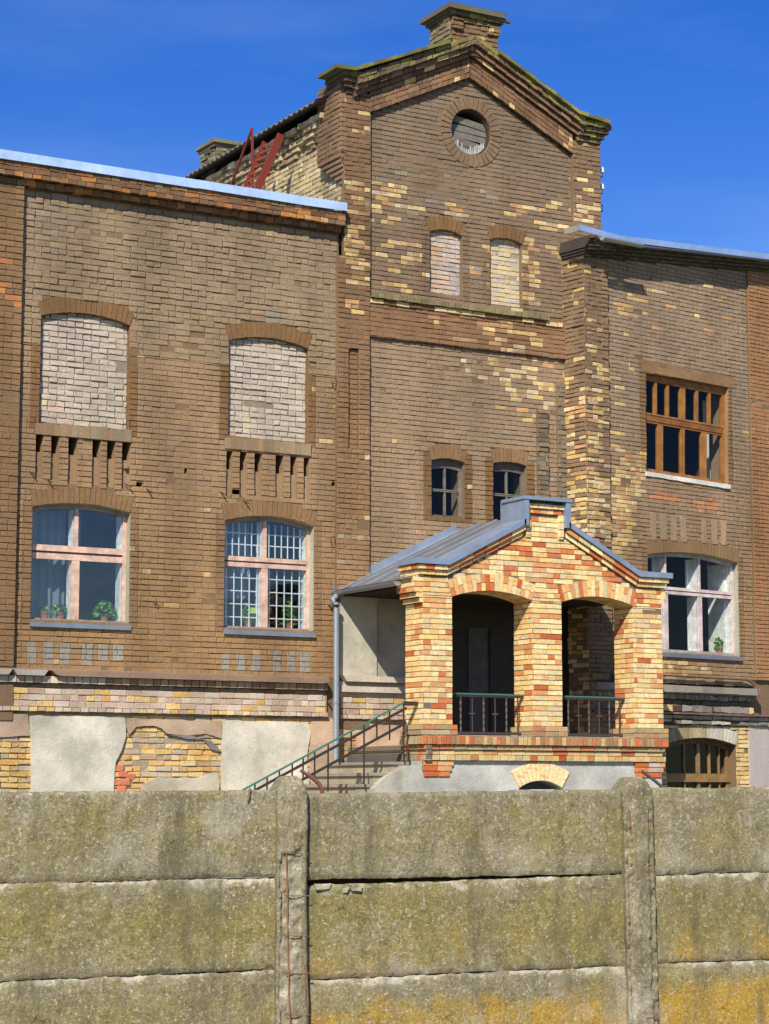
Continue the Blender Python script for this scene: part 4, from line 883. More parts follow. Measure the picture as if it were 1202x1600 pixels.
for i in range(n_):
    a0, a1 = math.pi * (1 + i / n_), math.pi * (1 + (i + 1) / n_); r_ = .06
    w.add([W.P(a[0], a[1] + r_ * math.sin(a0), .45 + r_ * math.cos(a0)), W.P(b_[0], b_[1] + r_ * math.sin(a0), .45 + r_ * math.cos(a0)), W.P(b_[0], b_[1] + r_ * math.sin(a1), .45 + r_ * math.cos(a1)), W.P(a[0], a[1] + r_ * math.sin(a1), .45 + r_ * math.cos(a1))], [(0, 1, 2, 3)], (0.42, 0.46, 0.47))
w.add([W.P(a[0], a[1] + .06 * math.sin(t), .45 + .06 * math.cos(t)) for t in [math.pi * (1 + k / 8) for k in range(9)]], [tuple(range(9))], (0.5, .52, .52))
w.build('gutter_piece', ZINC, B, 'short broken piece of zinc gutter at the right wing eave')

# the orange wooden window
OW = (0.30, 0.13, 0.032); f = MB(); TL, TR, BR_, BL = wU_h[3], wU_h[2], wU_h[1], wU_h[0]
def bil(s, t, T=TL, U=TR, V=BR_, X=BL): return ((1 - t) * ((1 - s) * T[0] + s * U[0]) + t * ((1 - s) * X[0] + s * V[0]), (1 - t) * ((1 - s) * T[1] + s * U[1]) + t * ((1 - s) * X[1] + s * V[1]))
def fb(s0, s1, t0, t1, d0=-.20, d1=-.14, c=OW, mb=f): prism(mb, W, [bil(s0, t1), bil(s1, t1), bil(s1, t0), bil(s0, t0)], d0 + .06, d1 + .06, vary(c, .08))
fb(0, 1, 0, .075, d1=-.135); fb(0, 1, .955, 1, d1=-.135, c=(0.30, 0.13, 0.04)); fb(0, .035, .075, .955); fb(.965, 1, .075, .955)
fb(.035, .965, .415, .475, d1=-.125, c=(0.24, 0.095, 0.025)); fb(.035, .965, .40, .415, d1=-.115, c=(0.34, .16, .05)); fb(.035, .965, .475, .495, d1=-.14)
for s_, wd in ((.16, .03), (.305, .03), (.485, .062), (.66, .032), (.815, .03)): fb(s_ - wd / 2, s_ + wd / 2, .075, .40, d1=-.145)
for s_, wd in ((.215, .062), (.485, .045), (.745, .065)): fb(s_ - wd / 2, s_ + wd / 2, .495, .955, d1=-.142)
fo = f.build('window', WOODM, B, 'wide orange varnished wooden window with six small lights above four')
pn = MB(); pn.add([W.P(*bil(.02, .97), -.11), W.P(*bil(.98, .97), -.11), W.P(*bil(.98, .03), -.11), W.P(*bil(.02, .03), -.11)], [(0, 1, 2, 3)]); pn.build('pane', GLASSD, fo)
r_ = MB(); room(r_, W, wU); r_.build('room_wall', INNER, fo)
s = MB(); n_ = 14
for i in range(n_):
    p0 = bil(i / n_ * 1.02 - .01, 1); p1 = bil((i + 1) / n_ * 1.02 - .01, 1); h0 = .075 + .014 * noise.noise(Vector((i * .9, 0, 0)))
    prism(s, W, [(p0[0], p0[1] - h0), (p1[0], p1[1] - .075 - .014 * noise.noise(Vector(((i + 1) * .9, 0, 0)))), (p1[0], p1[1] + .0), (p0[0], p0[1] + .0)], -.14, .035 + rnd.uniform(-.006, .006), (0.62, 0.60, 0.52))
s.build('sill', PLAST, fo, 'crumbling white mortar sill')
# lower right window
fD = window(B, W, wD, W.z(1090, 932, -.13), W.z(1090, 921, -.13), [(.245, .04), (.62, .04)], [(.245, .10), (.62, .10)], (0.62, 0.50, 0.46), lab='three-light white arched window right of the porch', sill=(0.02, (0.17, 0.2, 0.25)), dark=(0.42, 0.36, 0.33), liner=.2, dF=-.11)
s = MB(); box(s, W, wD.u1 - .10, wD.u1 - .06, wD.zb + .05, wD.zs + .05, -.62, -.60, (0.7, .72, .66)); box(s, W, wD.u1 - .10, wD.u1 - .06, wD.zb + .05, wD.zs, -.6, -.24, (0.72, .74, .68)); s.build('open_casement', WOODM, fD)
# plinth ledges of the right wing
w = MB(); zz = lambda y: W.z(1100, y, .1)
uA_, uB_ = .0, W.u(1186, 1080, .2)
GRR = [(0.26, 0.23, 0.19), (0.22, 0.19, 0.15), (0.30, 0.27, 0.22)]
rowband(w, W, uA_, uB_, zz(1070), zz(1060), 0, .13, lambda u, z: vary(rnd.choice([(0.28, .18, .1), (0.33, .24, .14), (0.2, .15, .1)]), .15), Ln=.24, j=.01)

x = uA_
while x < uB_:
    e = min(x + rnd.uniform(.3, .6), uB_ + .02); prism(w, W, rectp(x + .003, e - .003, zz(1084) + rnd.uniform(-.006, .006), zz(1073) + rnd.uniform(-.008, .004)), 0, .215 + rnd.uniform(-.014, .01), vary((0.30, 0.265, 0.21), .15)); x = e
box(w, W, uA_, uB_ - .02, zz(1086), zz(1084), 0, .17, (0.2, .18, .15))
rowband(w, W, uA_, uB_ - .03, zz(1094), zz(1086), 0, .10, lambda u, z: vary(rnd.choice(GRR), .2), Ln=.12, j=.01)
rowband(w, W, uA_, uB_ - .03, zz(1103), zz(1095), 0, .02, lambda u, z: vary((0.12, .1, .07), .2), Ln=.24, j=.012)
rowband(w, W, uA_, uB_, zz(1113), zz(1103), 0, .07, lambda u, z: vary(rnd.choice(GRR + YEL[:1]), .2), Ln=.24, j=.012)
rowband(w, W, uA_, U2w, zz(1118), zz(1114), 0, .13, lambda u, z: vary((0.22, .13, .11), .2), Ln=.5, j=.004)
rowband(w, W, uA_, U2w, zz(1124), zz(1118), 0, .05, lambda u, z: vary((0.38, .34, .27), .2), Ln=.24, j=.01)
rowband(w, W, uA_, U2w, zz(1132), zz(1126), 0, .055, lambda u, z: vary(rnd.choice([(0.4, .36, .26), (0.2, .18, .13)]), .25), Ln=.24, j=.014)
w.build('plinth_cornice', BRICK, B, 'stacked weathered ledges below the right wing window')
w = MB(); hole = [[(wK.u0, .4), (wK.u1, .4), (wK.u1, wK.zs)] + wK.arc() + [(wK.u0, wK.zs)]]
hr_ = [[(wK.u0, .4), (wK.u1, .4), (wK.u1, wK.zs)] + wK.arc(.22) + [(wK.u0, wK.zs)]]
coursed(w, W, rectp(0, W.u(1172, 1200), .6, zz(1134)), hr_, 0, lambda u, z: vary(rnd.choice(YEL[:3]), .1), ch=.078, Ln=.25, rel=.02, j=.006, gap=.012)
voussoirs(w, W, wK, 0, lambda u, z: vary((0.45, .42, .34) if u > wK.um + .1 else rnd.choice([(0.33, .26, .15), (0.42, .34, .2)]), .1), rel=.026, j=.002)
prism(w, W, rectp(W.u(1170, 1200), U2w, 0, zz(1125)), 0, .024, (0.46, 0.40, 0.36))
w.build('plinth', BRICK, B, 'yellow brick plinth around the basement window')
f = MB(); BW = (0.26, 0.16, 0.07); dk = -.16
for s_, wd in ((.03, .07), (.36, .03), (.56, .07), (.72, .03), (.86, .02), (.975, .06)): um = wK.u0 + (wK.u1 - wK.u0) * s_; box(f, W, um - wd / 2, um + wd / 2, .5, wK.ztop(um) - .02, dk - .05, dk, vary(BW, .2))
box(f, W, wK.u0, wK.u1, W.z(1095, 1222, dk), W.z(1095, 1209, dk), dk - .06, dk + .03, (0.30, .17, .06)); archbar(f, W, wK, wK.u0 + .003, wK.u1 - .003, .09, dk - .05, dk + .01, (0.12, .07, .04))
fo = f.build('basement_window', WOODM, B, 'brown wooden arched basement window')
pn = MB(); pn.add([W.P(wK.u0 + .02, .5, dk - .03), W.P(wK.u1 - .02, .5, dk - .03), W.P(wK.u1 - .02, wK.ztop(wK.u1 - .05) - .03, dk - .03), W.P(wK.um, wK.zc - .03, dk - .03), W.P(wK.u0 + .02, wK.ztop(wK.u0 + .05) - .03, dk - .03)], [(0, 1, 2, 3, 4)]); pn.build('pane', GLASSD, fo)
r_ = MB(); wK.zb = .5; room(r_, W, wK); r_.build('room_wall', INNER, fo)
# pipe over the ledges
w = MB(); pz = [W.uz(1028, 1054, .27), W.uz(1172, 1062, .27), W.uz(1180, 1066, .27), W.uz(1184, 1075, .27)]
tube(w, [W.P(*p, .20) for p in pz], .018, (0.13, 0.075, 0.055), 8); tube(w, [W.P(*W.uz(1183, 1070, .2), .0), W.P(*W.uz(1184, 1078, .2), .21), W.P(*W.uz(1186, 1092, .2), .21)], .02, (0.14, .09, .07), 8)
w.build('pipe', RUST, B, 'thin rusty pipe along the ledge of the right wing')

# small fixings on the walls
w = MB(); IR = (0.06, 0.045, 0.035)
def hook(fr, x, y, s=1.0, d=.02):
    u, z = fr.uz(x, y, d); pts = [fr.P(u + .05 * s * math.sin(t) * .6, z + .075 * s * math.cos(t), d + .03 + .02 * math.sin(t)) for t in [k * .55 for k in range(10)]]; w = MB(); tube(w, pts, .007, IR, 5); w.build('iron_hook', IRON, B)
hook(M, 521, 597); hook(M, 519, 844, .9); hook(M, 242, 941, .45)
for x, y in ((45, 735), (72, 747), (196, 755), (227, 762), (343, 767), (379, 780)):
    u, z = M.uz(x, y); w = MB(); tube(w, [M.P(u, z, -.02), M.P(u + .06, z - .07, .09)], .010, IR, 5); w.build('iron_pin', IRON, B)
for y in (266, 292, 320):
    u, z = M.uz(941, y, .0); w = MB(); tube(w, [M.P(u, z + .06, -.1), M.P(u + .08, z + .02, -.1), M.P(u + .08, z - .07, -.1), M.P(u + .02, z - .1, -.1)], .012, IR, 6)
    if y < 300: tube(w, [M.P(u + .08, z + .0, -.1), M.P(u + .08, z + .09, -.1)], [.035, .025], (0.6, .62, .6), 8)
    w.build('insulator', IRON, B)

# ================================================================== PORCH
D = 2.3; DB = D - .5
Q = thing('brick_porch', 'new yellow and orange brick entrance porch with a grey metal gable roof', 'porch', M.P(18.3, 0, 1.1))
CRM = [(0.78, 0.58, 0.25), (0.80, 0.64, 0.33), (0.74, 0.49, 0.18), (0.79, 0.60, 0.29), (0.76, 0.54, 0.23), (0.70, 0.40, 0.16), (0.64, 0.52, 0.28)]; ORP = [(0.50, 0.125, 0.035), (0.56, 0.17, 0.06), (0.62, 0.27, 0.10), (0.60, 0.33, 0.14)]
PM = (0.17, 0.135, 0.095)
bh = lambda u, z, p=.30: (lambda r: vary(r.choice(ORP) if r.random() < p else r.choice(CRM), .07))(random.Random(int(u * 37) * 71 + int(z * 991)))
def pc(u, z):
    a = rnd.choice(ORP) if rnd.random() < .20 + .14 * noise.noise(Vector((u * 1.5, z * 1.5, 2))) else rnd.choice(CRM)
    grime = 1 - .22 * max(0, 1 - (z - 2.2) / .5)
    a = tuple(k * grime for k in vary(a, .09))
    return {'p': a, 'y': lerp(a, rnd.choice(ORP[1:] + [(0.42, .36, .24)]), .4), 't': rnd.choice((-.45, -.45, -.3, -.15))}
q_ = lambda x, y, d=D: M.uz(x, y, d)
FZ = q_(760, 1150)[1]                                # top of the parapet
c1 = Op(M, (707, 1145), (832, 1150), (707, 931), (829, 940), (757, 925), d=D, ring=.25)
uLa = q_(661, 1000)[0]; uLb = c1.u0
uCa = q_(832, 1000)[0]; uCb = q_(878, 1000)[0]; uRa = q_(990, 1000)[0]; uRb = q_(1035, 1000)[0]
c1.u1 = uCa
z_s = (q_(707, 931)[1] + q_(829, 940)[1]) / 2
def setop(u0, u1, zs, rise):
    o = Op.__new__(Op); o.u0, o.u1, o.zs, o.zb, o.zc = u0, u1, zs, FZ, zs + rise; o.ring = .25; o.arched = True
    w_ = (u1 - u0) / 2; o.um = (u0 + u1) / 2; o.R = (w_ * w_ + rise * rise) / (2 * rise); o.cz = o.zc - o.R; o.half = math.asin(w_ / o.R); return o
rise = .115
c1 = setop(uLb, uCa, z_s, rise); c2_ = setop(uCb, uRa, z_s, rise)
PCH = .077; PL_ = .257
# gable outline (front face)
kL0 = q_(617, 884, D + .1); kL1 = q_(702, 889, D + .1); gt0 = q_(823, 815, D + .1); pt0 = q_(823, 779, D + .1); pt1 = q_(887, 783, D + .1); gt1 = q_(887, 826, D + .1); kR1 = q_(1000, 893, D + .1); kR0 = q_(1044, 897, D + .1)
um_ = (pt0[0] + pt1[0]) / 2; ztk = (kL1[1] + kR1[1]) / 2; zpk = (gt0[1] + gt1[1]) / 2; zpt = (pt0[1] + pt1[1]) / 2; hpw = (pt1[0] - pt0[0]) / 2
print('porch', kL0, kL1, gt0, pt0, pt1, gt1, kR1, kR0, FZ, z_s, rise, uLa, uLb, uCa, uCb, uRa, uRb)
uk0, uk1 = kL1[0], kR1[0]
gab = [(uLa, FZ), (uRb, FZ), (uRb, ztk - .1), (uk1, ztk - .1), (um_ + hpw - .03, zpk - .1), (um_ + hpw - .03, zpt - .06), (um_ - hpw + .03, zpt - .06), (um_ - hpw + .03, zpk - .1), (uk0, ztk - .1), (uLa, ztk - .1)]
w = MB()
slab(w, M, [(uLa + .006, c1.zs - .0)] + [(uLb, c1.zs)] + list(reversed(c1.arc())) + list(reversed(c2_.arc())) + [(uRb - .006, c2_.zs)] + [(uRb - .006, ztk - .12), (uk1, ztk - .12), (um_ + hpw - .05, zpk - .12), (um_ + hpw - .05, zpt - .08), (um_ - hpw + .05, zpt - .08), (um_ - hpw + .05, zpk - .12), (uk0, ztk - .12), (uLa + .006, ztk - .12)], [], DB + .006, D - .004, PM)
ph0 = FZ + .0
coursed(w, M, [(uLb if False else uLa, c1.zs), (uRb, c1.zs), (uRb, ztk - .18), (uk1 - .0, ztk - .22), (um_ + hpw + .2, zpk - .26), (um_ + hpw - .10, zpk - .1), (um_ + hpw - .10, zpt - .24), (um_ - hpw + .10, zpt - .24), (um_ - hpw + .10, zpk - .1), (um_ - hpw - .2, zpk - .26), (uk0, ztk - .22), (uLa, ztk - .18)],
        [[(c1.u0, c1.zs - .5), (c1.u1, c1.zs - .5), (c1.u1, c1.zs)] + c1.arc(.25) + [(c1.u0, c1.zs)], [(c2_.u0, c2_.zs - .5), (c2_.u1, c2_.zs - .5), (c2_.u1, c2_.zs)] + c2_.arc(.25) + [(c2_.u0, c2_.zs)]],
        D - .004, pc, ch=PCH, Ln=PL_, gap=.011, rel=.008, j=.0012, ph=ph0, cham=.002, bond='run')
# arch soffit bricks
for c_ in (c1, c2_):
    voussoirs(w, M, c_, D - .004, lambda u, z: vary(rnd.choice(CRM if rnd.random() < .72 else ORP), .07), w=.078, rel=.010, j=.0012, split=.55, ch=.002)
    nn = 18
    for i in range(nn):
        a0 = c_.half * (-1 + 2 * i / nn) + .003; a1 = c_.half * (-1 + 2 * (i + 1) / nn) - .003; r_ = c_.R - .004
        for (da, db) in ((DB + .01, D - .26), (D - .25, D)):
            w.add([M.P(c_.um + r_ * math.sin(a0), c_.cz + r_ * math.cos(a0), da), M.P(c_.um + r_ * math.sin(a1), c_.cz + r_ * math.cos(a1), da), M.P(c_.um + r_ * math.sin(a1), c_.cz + r_ * math.cos(a1), db), M.P(c_.um + r_ * math.sin(a0), c_.cz + r_ * math.cos(a0), db)], [(0, 1, 2, 3)], vary(rnd.choice(CRM), .1))
# raked brick courses under the coping
cq = pc
for (hh, dd) in ((.075, .075), (.15, .035)):
    for a, b_ in (((uk0, ztk), (um_ - hpw, zpk)), ((um_ + hpw, zpk), (uk1, ztk))):
        slant(w, M, (a[0], a[1] - hh + .07), (b_[0], b_[1] - hh + .07), .075, DB, D + dd, lambda u, z: vary(rnd.choice(CRM + ORP + ORP), .08), Ln=.25, rel=.008, j=.002, core=PM)
    rowband(w, M, uLa - dd - .05, uk0 + .0, ztk - hh - .015, ztk - hh + .06, DB, D + dd, pc, Ln=.14, j=.002, core=PM); rowband(w, M, uk1 - .0, uRb + dd + .02, ztk - hh - .015, ztk - hh + .06, DB, D + dd, pc, Ln=.14, j=.002, core=PM)
    # left return of those courses
    SF = Frame(*M.P(uLa - dd - .05, 0, DB)[:2], R(-90)); rowband(w, SF, 0.0, .5 + dd, ztk - hh - .015, ztk - hh + .06, -.1, .0, pc, Ln=.13, j=.002, core=PM)
# corbels at the head of the pedestal
rowband(w, M, um_ - hpw + .02, um_ + hpw - .02, zpt - .135, zpt - .06, DB + .2, D + .05, pc, Ln=.12, j=.002, core=PM)
rowband(w, M, um_ - hpw + .05, um_ + hpw - .05, zpt - .21, zpt - .135, DB + .2, D + .02, pc, Ln=.12, j=.002, core=PM)
for sg in (-1, 1): coursed(w, M, rectp(*sorted((um_ + sg * (hpw - .03), um_ + sg * (hpw - .12))), zpk - .2, zpt - .21), [], D - .004, lambda u, z: vary(rnd.choice(CRM), .06), ch=PCH * 1.5, Ln=.5, rel=.03, j=.001)
w.build('gable_wall', PBRICK, Q, 'brick gable over two arched openings')
# pillars: brick faces round a core
def pillar(ua, ub, z0, z1, name='pillar', sides=True, extra=()):
    mb = MB(); box(mb, M, ua + .006, ub - .006, z0, z1, DB + .006, D - .004, PM)
    coursed(mb, M, rectp(ua, ub, z0, z1), [], D - .004, pc, ch=PCH, Ln=PL_, gap=.011, rel=.008, j=.0012, ph=ph0, cham=.002, bond='run')
    for fr, L_ in ((Frame(*M.P(ua + .006, 0, DB)[:2], R(-90)), .5), (Frame(*M.P(ub - .006, 0, D)[:2], R(90)), .5), (Frame(*M.P(ub, 0, DB + .006)[:2], R(180)), ub - ua)):
        coursed(mb, fr, rectp(0, L_, z0, z1), [], 0, pc, ch=PCH, Ln=PL_, gap=.011, rel=.008, j=.0012, ph=ph0 , cham=.002, bond='run')
    for a in extra: a(mb)
    return mb.build(name, PBRICK, Q)
def lcorb(mb):
    zb0 = q_(661, 946)[1]
    for i in range(3):
        za = ztk - .17 - (3 - i) * PCH * 1 - 0; 
    zz0 = q_(655, 935)[1]
    for i, ex in enumerate((.05, .10, .15)):
        z_a = zz0 - .06 + i * PCH; z_b = z_a + PCH if i < 2 else ztk - .165
        box(mb, M, uLa - ex + .005, uLa + .02, z_a + .004, z_b, DB, D - .004, PM)
        coursed(mb, M, rectp(uLa - ex, uLa + .012, z_a, z_b), [], D - .004, pc, ch=PCH, Ln=PL_, gap=.010, rel=.008, j=.001, ph=z_a, cham=.002)
        SF = Frame(*M.P(uLa - ex + .005, 0, DB)[:2], R(-90)); coursed(mb, SF, rectp(0, .5, z_a, z_b), [], 0, pc, ch=PCH, Ln=PL_, gap=.010, rel=.008, j=.001, ph=z_a, cham=.002)
pillar(uLa, uLb, FZ, c1.zs, extra=(lcorb,))
w0 = MB(); box(w0, M, uLa + .006, uLa + .05, c1.zs - .001, ztk - .17, DB + .006, D - .01, PM); coursed(w0, Frame(*M.P(uLa + .006, 0, DB)[:2], R(-90)), rectp(0, .5, c1.zs, ztk - .17), [], 0, pc, ch=PCH, Ln=PL_, gap=.011, rel=.008, j=.001, ph=ph0, cham=.002, bond='run'); w0.build('side_wall', PBRICK, Q)
pillar(uCa, uCb, FZ, c2_.zs); pillar(uRa, uRb, FZ, c2_.zs)
w0 = MB(); coursed(w0, Frame(*M.P(uRb - .006, 0, D)[:2], R(90)), rectp(0, .5, c1.zs, ztk - .17), [], 0, pc, ch=PCH, Ln=PL_, gap=.011, rel=.008, j=.001, ph=ph0, cham=.002, bond='run')
for i, ex in enumerate((.04, .08)): box(w0, M, uRb - .02, uRb + ex, ztk - .17 - (3 - i) * PCH, ztk - .17 - (2 - i) * PCH if i < 1 else ztk - .165, DB, D - .0, vary(CRM[0]))
w0.build('side_wall', PBRICK, Q)
# pillar bases, parapet and plinth bands
w = MB(); dirty = lambda u, z: vary(rnd.choice([(0.48, .30, .14), (0.42, .33, .18), (0.50, .18, .07), (0.34, .27, .15), (0.40, .20, .10)]), .12)
for ua, ub in ((uLa, uLb), (uCa, uCb), (uRa, uRb)):
    for i in range(2): 
        ex = .055
        box(w, M, ua - ex, ub + ex, FZ + .004 + i * PCH, FZ - .004 + (i + 1) * PCH, DB - .05, D + .045, vary((0.45, .33, .17)) if i else (0.3, .24, .14), j=.004)
        rowband(w, M, ua - ex, ub + ex, FZ + i * PCH, FZ + (i + 1) * PCH, D, D + .05, dirty, Ln=.24, j=.003, sol=False)
zA = q_(760, 1151)[1]; zB = zA - .125; zC = zB - .075; zD = zC - .07; zE = zD - .085
uP0, uP1 = uLa - .04, uRb + .05
box(w, M, uP0, uP1, zB + .005, FZ, DB - .1, D + .055, (0.20, .15, .1)); box(w, M, uP0 + .1, uP1 - .1, FZ - .01, FZ + .006, DB, D + .05, (0.46, .44, .38))
rowband(w, M, uP0, uP1, zB, zA, D, D + .06, lambda u, z: vary(rnd.choice([(0.40, .19, .08), (0.52, .36, .16), (0.48, .14, .05), (0.36, .24, .12), (0.30, .17, .09)]), .12), Ln=.078, j=.003, sol=False)
rowband(w, M, uP0 + .05, uP1 - .05, zC, zB, 0, D + .02, dirty, Ln=.25, j=.003, core=PM)
rowband(w, M, uP0 + .08, uP1 - .08, zD, zC, 0, D - .01, pc, Ln=.25, j=.002, core=PM)
rowband(w, M, uP0 + .05, uP1 - .03, zE, zD, 0, D + .02, pc, Ln=.13, j=.002, core=PM)
SF = Frame(*M.P(uP0 + .05, 0, DB - .1)[:2], R(-90))
for (a, b_, oo) in ((zB, zA, .05), (zC, zB, .0), (zD, zC, -.03), (zE, zD, .0)): rowband(w, SF, 0, .6 + .06, a, b_, -.1, oo, dirty, Ln=.13, j=.002, core=PM)
for ua, ub in ((uLa - .0, uLb + .02), (uRa - .0, uRb + .02)):
    for i in range(3):
        e_ = .0 if i == 0 else -.03 * i
        rowband(w, M, ua + .0 + (i == 2) * .02, ub + e_, zE - (i + 1) * .078, zE - i * .078, D - .3, D + .0 - i * .008, lambda u, z: vary(rnd.choice(ORP if u < 18 else ORP + [(0.5, .4, .35)]), .1), Ln=.25, j=.002, core=PM)
w.build('parapet', PBRICK, Q, 'stepped brick parapet and band at the foot of the porch')
# rendered plinth with a little arched opening
ka = Op(M, (812, 1262), (878, 1262), (812, 1230), (878, 1233), (845, 1220), d=D - .02, ring=.27)
w = MB(); ztp = zE - .0
slab(w, M, rectp(uLa + .005, uRb - .03, 0, ztp), [[(ka.u0, .5), (ka.u1, .5), (ka.u1, ka.zs)] + ka.arc() + [(ka.u0, ka.zs)]], D - .4, D - .03, (0.46, 0.45, 0.40))
prism(w, Frame(*M.P(uLa, 0, 0)[:2], R(-90)), rectp(0, D - .036, 0, ztp - .004), -.2, .0, (0.44, .42, .36))
box(w, M, uLa - .28, uLa + .001, 0, q_(655, 1196)[1], D - .6, D - .06, (0.45, .44, .38)); 
prism(w, M, [(q_(590, 1235)[0], 0), (uLa - .2, 0), (uLa - .2, q_(640, 1196)[1]), (q_(612, 1212)[0], q_(612, 1212)[1]), (q_(590, 1232)[0], q_(590, 1232)[1])], D - .5, D - .12, (0.36, 0.34, 0.27))
w.build('plinth', PLAST, Q, 'grey rendered plinth of the porch')
w = MB(); voussoirs(w, M, ka, D - .03, lambda u, z: vary(CRM[1], .05), w=.08, rel=.02, j=.002, ch=.003); box(w, M, ka.u0, ka.u1, .5, ka.zc, D - .38, D - .3, (0.12, .12, .13)); w.build('basement_arch', PBRICK, Q, 'small cream brick arch over a low basement opening')
w = MB(); box(w, M, ka.u0 + .05, ka.u1 - .05, ka.zs - .35, ka.zs - .02, D - .2, D - .1, (0.72, .74, .74)); w.build('basement_hatch', METAL, Q)
# porch floor, roof
w = MB(); FLz = zE - .0
box(w, M, uLa + .0, uRb - .05, zE - .12, zE + .10, .02, D - .35, (0.11, .10, .085)); w.build('floor', STONE, Q)
RG = (0.165, 0.17, 0.175); ez_ = M.z(523, 922, .0); 
ue_ = M.u(524, 922, .0); ur_, zr_ = M.uz(722, 824, 0)
y2 = um_; zr_ = zr_ + (um_ - ur_) * 0
w = MB(); ue_R = 2 * um_ - ue_
def sheet(pts, th=.02, col=RG):
    v = [Vector(p) for p in pts]; nrm = (v[1] - v[0]).cross(v[2] - v[0]).normalized() * th; w.add(v + [p - nrm for p in v], [(0, 1, 2, 3), (7, 6, 5, 4), (0, 4, 5, 1), (1, 5, 6, 2), (2, 6, 7, 3), (3, 7, 4, 0)], col)
DF = D - .05
sheet([M.P(ue_, ez_, 0), M.P(ue_, ez_, DF), M.P(um_, zr_, DF), M.P(um_, zr_, 0)]); sheet([M.P(um_, zr_, 0), M.P(um_, zr_, DF), M.P(ue_R, ez_, DF), M.P(ue_R, ez_, 0)])
for k in range(1, 5):                                         # standing seams down the slope
    dd = DF * k / 4.6
    for (a, b_) in ((ue_, um_), (ue_R, um_)): bar(w, M.P(a, ez_ + .012, dd), M.P(b_, zr_ + .012, dd), .02, .03, (0.27, 0.30, 0.34))
w.build('roof', METAL, Q, 'grey standing seam metal roof of the porch')
w = MB(); box(w, M, ue_ + .1, ue_R - .1, ez_ - .10, ez_ - .06, .02, DB, (0.03, .024, .018)); w.build('ceiling', INNER, Q)  # near-black colour stands for the shade under the roof
w = MB(); FLB = (0.24, 0.29, 0.36)
sl_ = (zr_ - ez_) / (um_ - ue_)
nn = 3
for i in range(nn):
    a, b_ = ue_ - .03 + (um_ - .12 - ue_) * i / nn, ue_ - .03 + (um_ - .12 - ue_) * (i + 1) / nn + .012
    za, zb2 = ez_ + (a - ue_) * sl_, ez_ + (b_ - ue_) * sl_
    prism(w, M, [(a, za - .01), (b_, zb2 - .01), (b_, zb2 + .105), (a, za + .105)], .012, .02 + .006 * i, FLB)
    w.add([M.P(a, za + .004, .03), M.P(a, za + .008, .30), M.P(b_, zb2 + .008, .30), M.P(b_, zb2 + .004, .03)], [(0, 1, 2, 3)], (0.26, .30, .35))
w.build('wall_flashing', METAL, Q, 'bluish metal flashing where the porch roof meets the wall')
# coping of the gable
w = MB(); CP = (0.24, 0.30, 0.40)
def cseg(a, b_, h=.085, d0=DB - .0, d1=D + .12):
    prism(w, M, [(a[0], a[1] - h), (b_[0], b_[1] - h), b_, a], d0, d1, CP)
kz = ztk + .075
cpL = [(uLa - .16, kz), (uk0, kz), (um_ - hpw - .02, zpk + .075), (um_ - hpw - .02, zpt + .03)]
cseg(cpL[0], cpL[1]); cseg(cpL[1], cpL[2])
prism(w, M, rectp(um_ - hpw - .05, um_ - hpw + .035, zpk - .02, zpt + .0), DB + .1, D + .12, CP); prism(w, M, rectp(um_ + hpw - .035, um_ + hpw + .05, zpk - .02, zpt + .0), DB + .1, D + .12, CP)
cseg((um_ - hpw - .07, zpt + .035), (um_ + hpw + .07, zpt + .035), .05, DB + .0, D + .135)
cseg((um_ + hpw + .02, zpk + .075), (uk1, kz)); cseg((uk1, kz), (uRb + .14, kz))
box(w, M, um_ - hpw - .045, um_ + hpw + .045, zpk - .1, zpt, DB - .05, DB + .4, (0.26, 0.29, 0.33))
w.build('coping', METAL, Q, 'blue-grey metal coping stepping over the porch gable')
# gutter and downpipe
w = MB(); r_ = .065; ug = ue_ - .02; zg = ez_ - .03; ZN = (0.30, 0.32, 0.33)
for i in range(8):
    a0, a1 = math.pi * (1 + i / 8), math.pi * (1 + (i + 1) / 8)
    w.add([M.P(ug + r_ * math.cos(a0), zg + r_ * math.sin(a0), .0), M.P(ug + r_ * math.cos(a1), zg + r_ * math.sin(a1), 0), M.P(ug + r_ * math.cos(a1), zg + r_ * math.sin(a1), D - .35), M.P(ug + r_ * math.cos(a0), zg + r_ * math.sin(a0), D - .35)], [(0, 1, 2, 3)], ZN)
for dd in (.0, D - .35): w.add([M.P(ug + r_ * math.cos(math.pi * (1 + k / 8)), zg + r_ * math.sin(math.pi * (1 + k / 8)), dd) for k in range(9)], [tuple(range(9))], (0.45, .46, .47))
w.build('gutter', ZINC, Q, 'half-round zinc gutter on the left eave of the porch')
w = MB(); up_d = M.u(522.5, 1050, .2)
tube(w, [M.P(ug, zg - .05, .12), M.P(up_d, zg - .14, .14), M.P(up_d, zg - .3, .26), M.P(up_d, M.z(523, 1192, .26), .26)], .047, (0.36, 0.41, 0.46), 12)
for y in (945, 1100): z_ = M.z(523, y, .26); tube(w, [M.P(up_d, z_, .26), M.P(up_d, z_ + .04, .26)], .053, (0.30, .34, .38), 12); bar(w, M.P(up_d, z_ + .02, .0), M.P(up_d, z_ + .02, .26), .02, .02, (0.2, .2, .2))
w.build('downpipe', ZINC, Q, 'zinc downpipe left of the porch')

